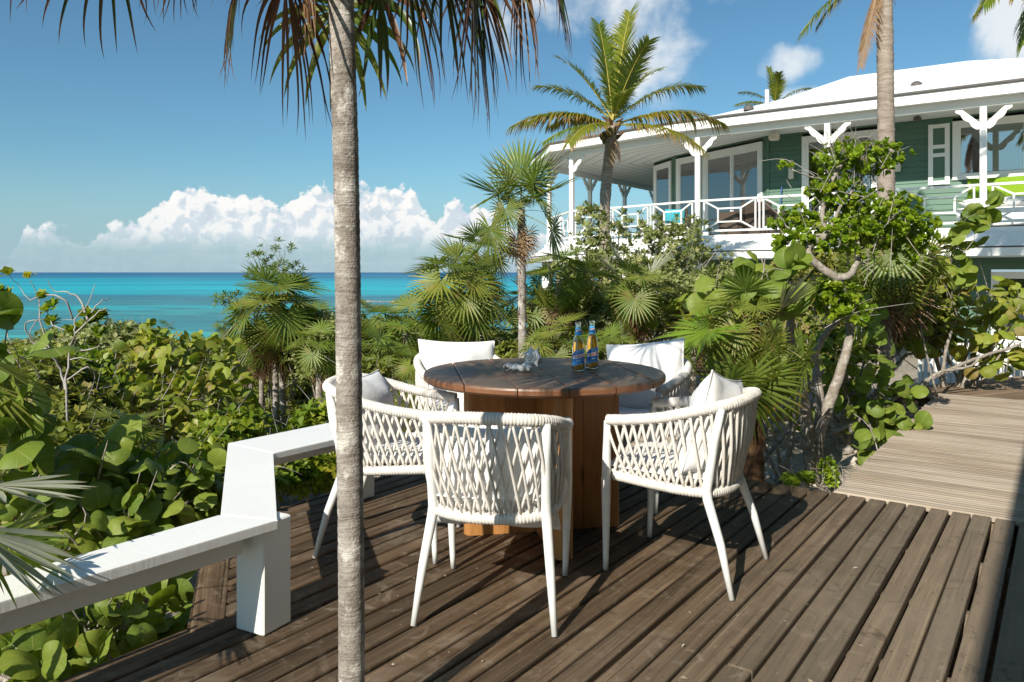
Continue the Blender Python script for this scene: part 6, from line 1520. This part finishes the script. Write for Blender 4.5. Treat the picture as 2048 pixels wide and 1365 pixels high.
o = stuff_leaves('pebbles', OCT, sel - [0, 0, .006], RS.randn(k2, 3) * [1, 1, .1], np.array([0, 0, 1]) + RS.randn(k2, 3) * .2, .008 + .022 * RS.rand(k2), m2_, None); o['label'] = 'pebbles scattered on the sand'

# ------------------------------------------------------------------ white picket fence and bench in the garden
def fence(label, a, b, z0, h, n):
    t = thing('picket_fence', label, 'fence', a, 0, 'white picket fences'); d = Vector(b) - Vector(a); L = d.length; ang = math.atan2(d.y, d.x); t.rotation_euler.z = ang
    me = None
    for k in range(n):
        if me is None: mb = MB(); mb.box((0, 0, h / 2), (.05, .022, h), 0, None, .003); me = mb.mesh('picket', M_white)
        link('picket', me, t, (L * (k + .5) / n, 0, 0))
    for z in (.15, h - .12): MB().beam((0, .025, z), (L, .025, z), .028, .07).build('rail', M_white, t)
g1, g2 = gz(P(1835, 770, 10.4)), gz(P(2140, 770, 9.6)); fence('white picket fence behind the far end of the boardwalk', g1, g2, 0, .62, 26)
g1, g2 = gz(P(1330, 760, 10.5)), gz(P(1480, 760, 11.5)); fence('white picket fence seen low behind the right back chair', g1, g2, 0, .45, 16)
def bench(label, px, py, Y, rz, w_=.9):
    q = gz(P(px, py, Y)); t = thing('garden_bench', label, 'bench', q, rz, 'low weathered benches')
    for k in range(5): MB().box((0, -.2 + k * .1, .36), (w_, .085, .03), 0, None, .004).build('slat', M_walk, t)
    for sx in (-1, 1):
        for sy in (-1, 1): MB().box((sx * (w_ / 2 - .06), sy * .2, .17), (.06, .06, .34), 0, None, .004).build('leg', M_walk, t)
    puff(w_ * .9, .45, .08, 8, 8).build('cushion', M_cloth, t, True, loc=(0, 0, .42))
bench('low weathered bench with white pad on the sand between the trunks', 1600, 830, 8.0, R(10)); bench('low pale bench farther back, behind the right back chair', 1420, 770, 9.0, R(-10), 1.3)

# ------------------------------------------------------------------ far coastal scrub down to the beach
def clump(nl, seed, size):
    r_ = np.random.RandomState(seed); V = []; Fq = []; UV = []
    for k in range(nl):
        d = r_.randn(3); d /= np.linalg.norm(d); d[2] = abs(d[2]); rr = .75 + .3 * r_.rand(); c_ = d * rr * [1, 1, .8]
        n_ = d * .8 + r_.randn(3) * .5 + [0, 0, .4]; n_ /= np.linalg.norm(n_); a = np.cross(n_, r_.randn(3)); a /= np.linalg.norm(a); b = np.cross(n_, a); s = size * (.6 + .8 * r_.rand())
        i = len(V); V += [c_ + a * s, c_ + b * s * .55, c_ - a * s, c_ - b * s * .55]; Fq.append((i, i + 1, i + 2, i + 3)); UV += [(.9, .5), (.5, .9), (.1, .5), (.5, .1)]
    return np.array(V), Fq, UV
pts = []; 
for k in range(5200):
    d = 8.6 * (15.8 ** RS.rand()); a = (RS.rand() * 1500 - 260); Y = d; x = (a - 1024) / F * Y
    s = (.22 + .62 * RS.rand() ** 1.5) * (1 + .012 * d) * (.7 + .6 * (nz3(x * .15, Y * .15, 4) + .5))
    if -.25 * x + .97 * Y > 134: continue
    if a > 1040 and Y > 14: continue
    uu, vv = UX * x + UY * Y, VX * x + VY * Y
    if vv > -1.3 and uu < 11: continue
    # keep the crowns under the shoreline sight line
    zt = ground(x, Y) + s * .85; pyt = 545 + (H - zt) * F / Y
    lim = 668 + 14 * nz3(a * .012, 1, 2) - (35 if a > 620 else 0) - (20 if a > 380 else 0)
    if pyt < lim: s = max(.12, (H - (lim - 545) * Y / F - ground(x, Y)) / .85)
    if s > .12: pts.append((x, Y, ground(x, Y) + .0, s))
pts = np.array(pts); order = np.argsort(pts[:, 1]); pts = pts[order]
CN, CF = clump(110, 1, .085), clump(60, 2, .13)
def clumps(pp, templ, name, lab):
    V, Fq, UV = templ; k = len(pp); ang = RS.rand(k) * 6.28; M = np.zeros((k, 4, 4)); c_, s_ = np.cos(ang), np.sin(ang)
    M[:, 0, 0] = c_ * pp[:, 3]; M[:, 0, 1] = -s_ * pp[:, 3]; M[:, 1, 0] = s_ * pp[:, 3]; M[:, 1, 1] = c_ * pp[:, 3]; M[:, 2, 2] = pp[:, 3] * (.8 + .4 * RS.rand(k)); M[:, :3, 3] = pp[:, :3]; M[:, 3, 3] = 1
    o = inst(V, Fq, np.array(UV), M, RS.rand(k) * .999, name, M_scrub); tag(o, lab, kind='stuff')
nearp = pts[:1500]; farp = pts[1500:]
clumps(nearp, CN, 'undergrowth', 'tangled green undergrowth between the shrubs'); clumps(farp, CF, 'coastal_scrub', 'low green scrub covering the slope down to the beach')
for k, (px, Y) in enumerate(((590, 40), (700, 30), (790, 22), (330, 60), (230, 75), (450, 48), (640, 20), (860, 18))):
    x = (px - 1024) / F * Y; b = Vector((x, Y, ground(x, Y))); fan_palm(['fan palm tuft on the slope above the beach, %s' % s for s in ('left of the foreground trunk', 'just right of the foreground trunk', 'left of the swollen trunk', 'above the sea grape thicket', 'farthest left on the slope', 'left of the twin trunk palms', 'beside the railing end', 'behind the swollen trunk')][k], b, b + Vector((0, 0, 1.3 + .01 * Y)), .06, .05, 9, 1.2, plo=-20, dead=0, lod=True, group='fan palms on the slope', name='low_fan_palm')
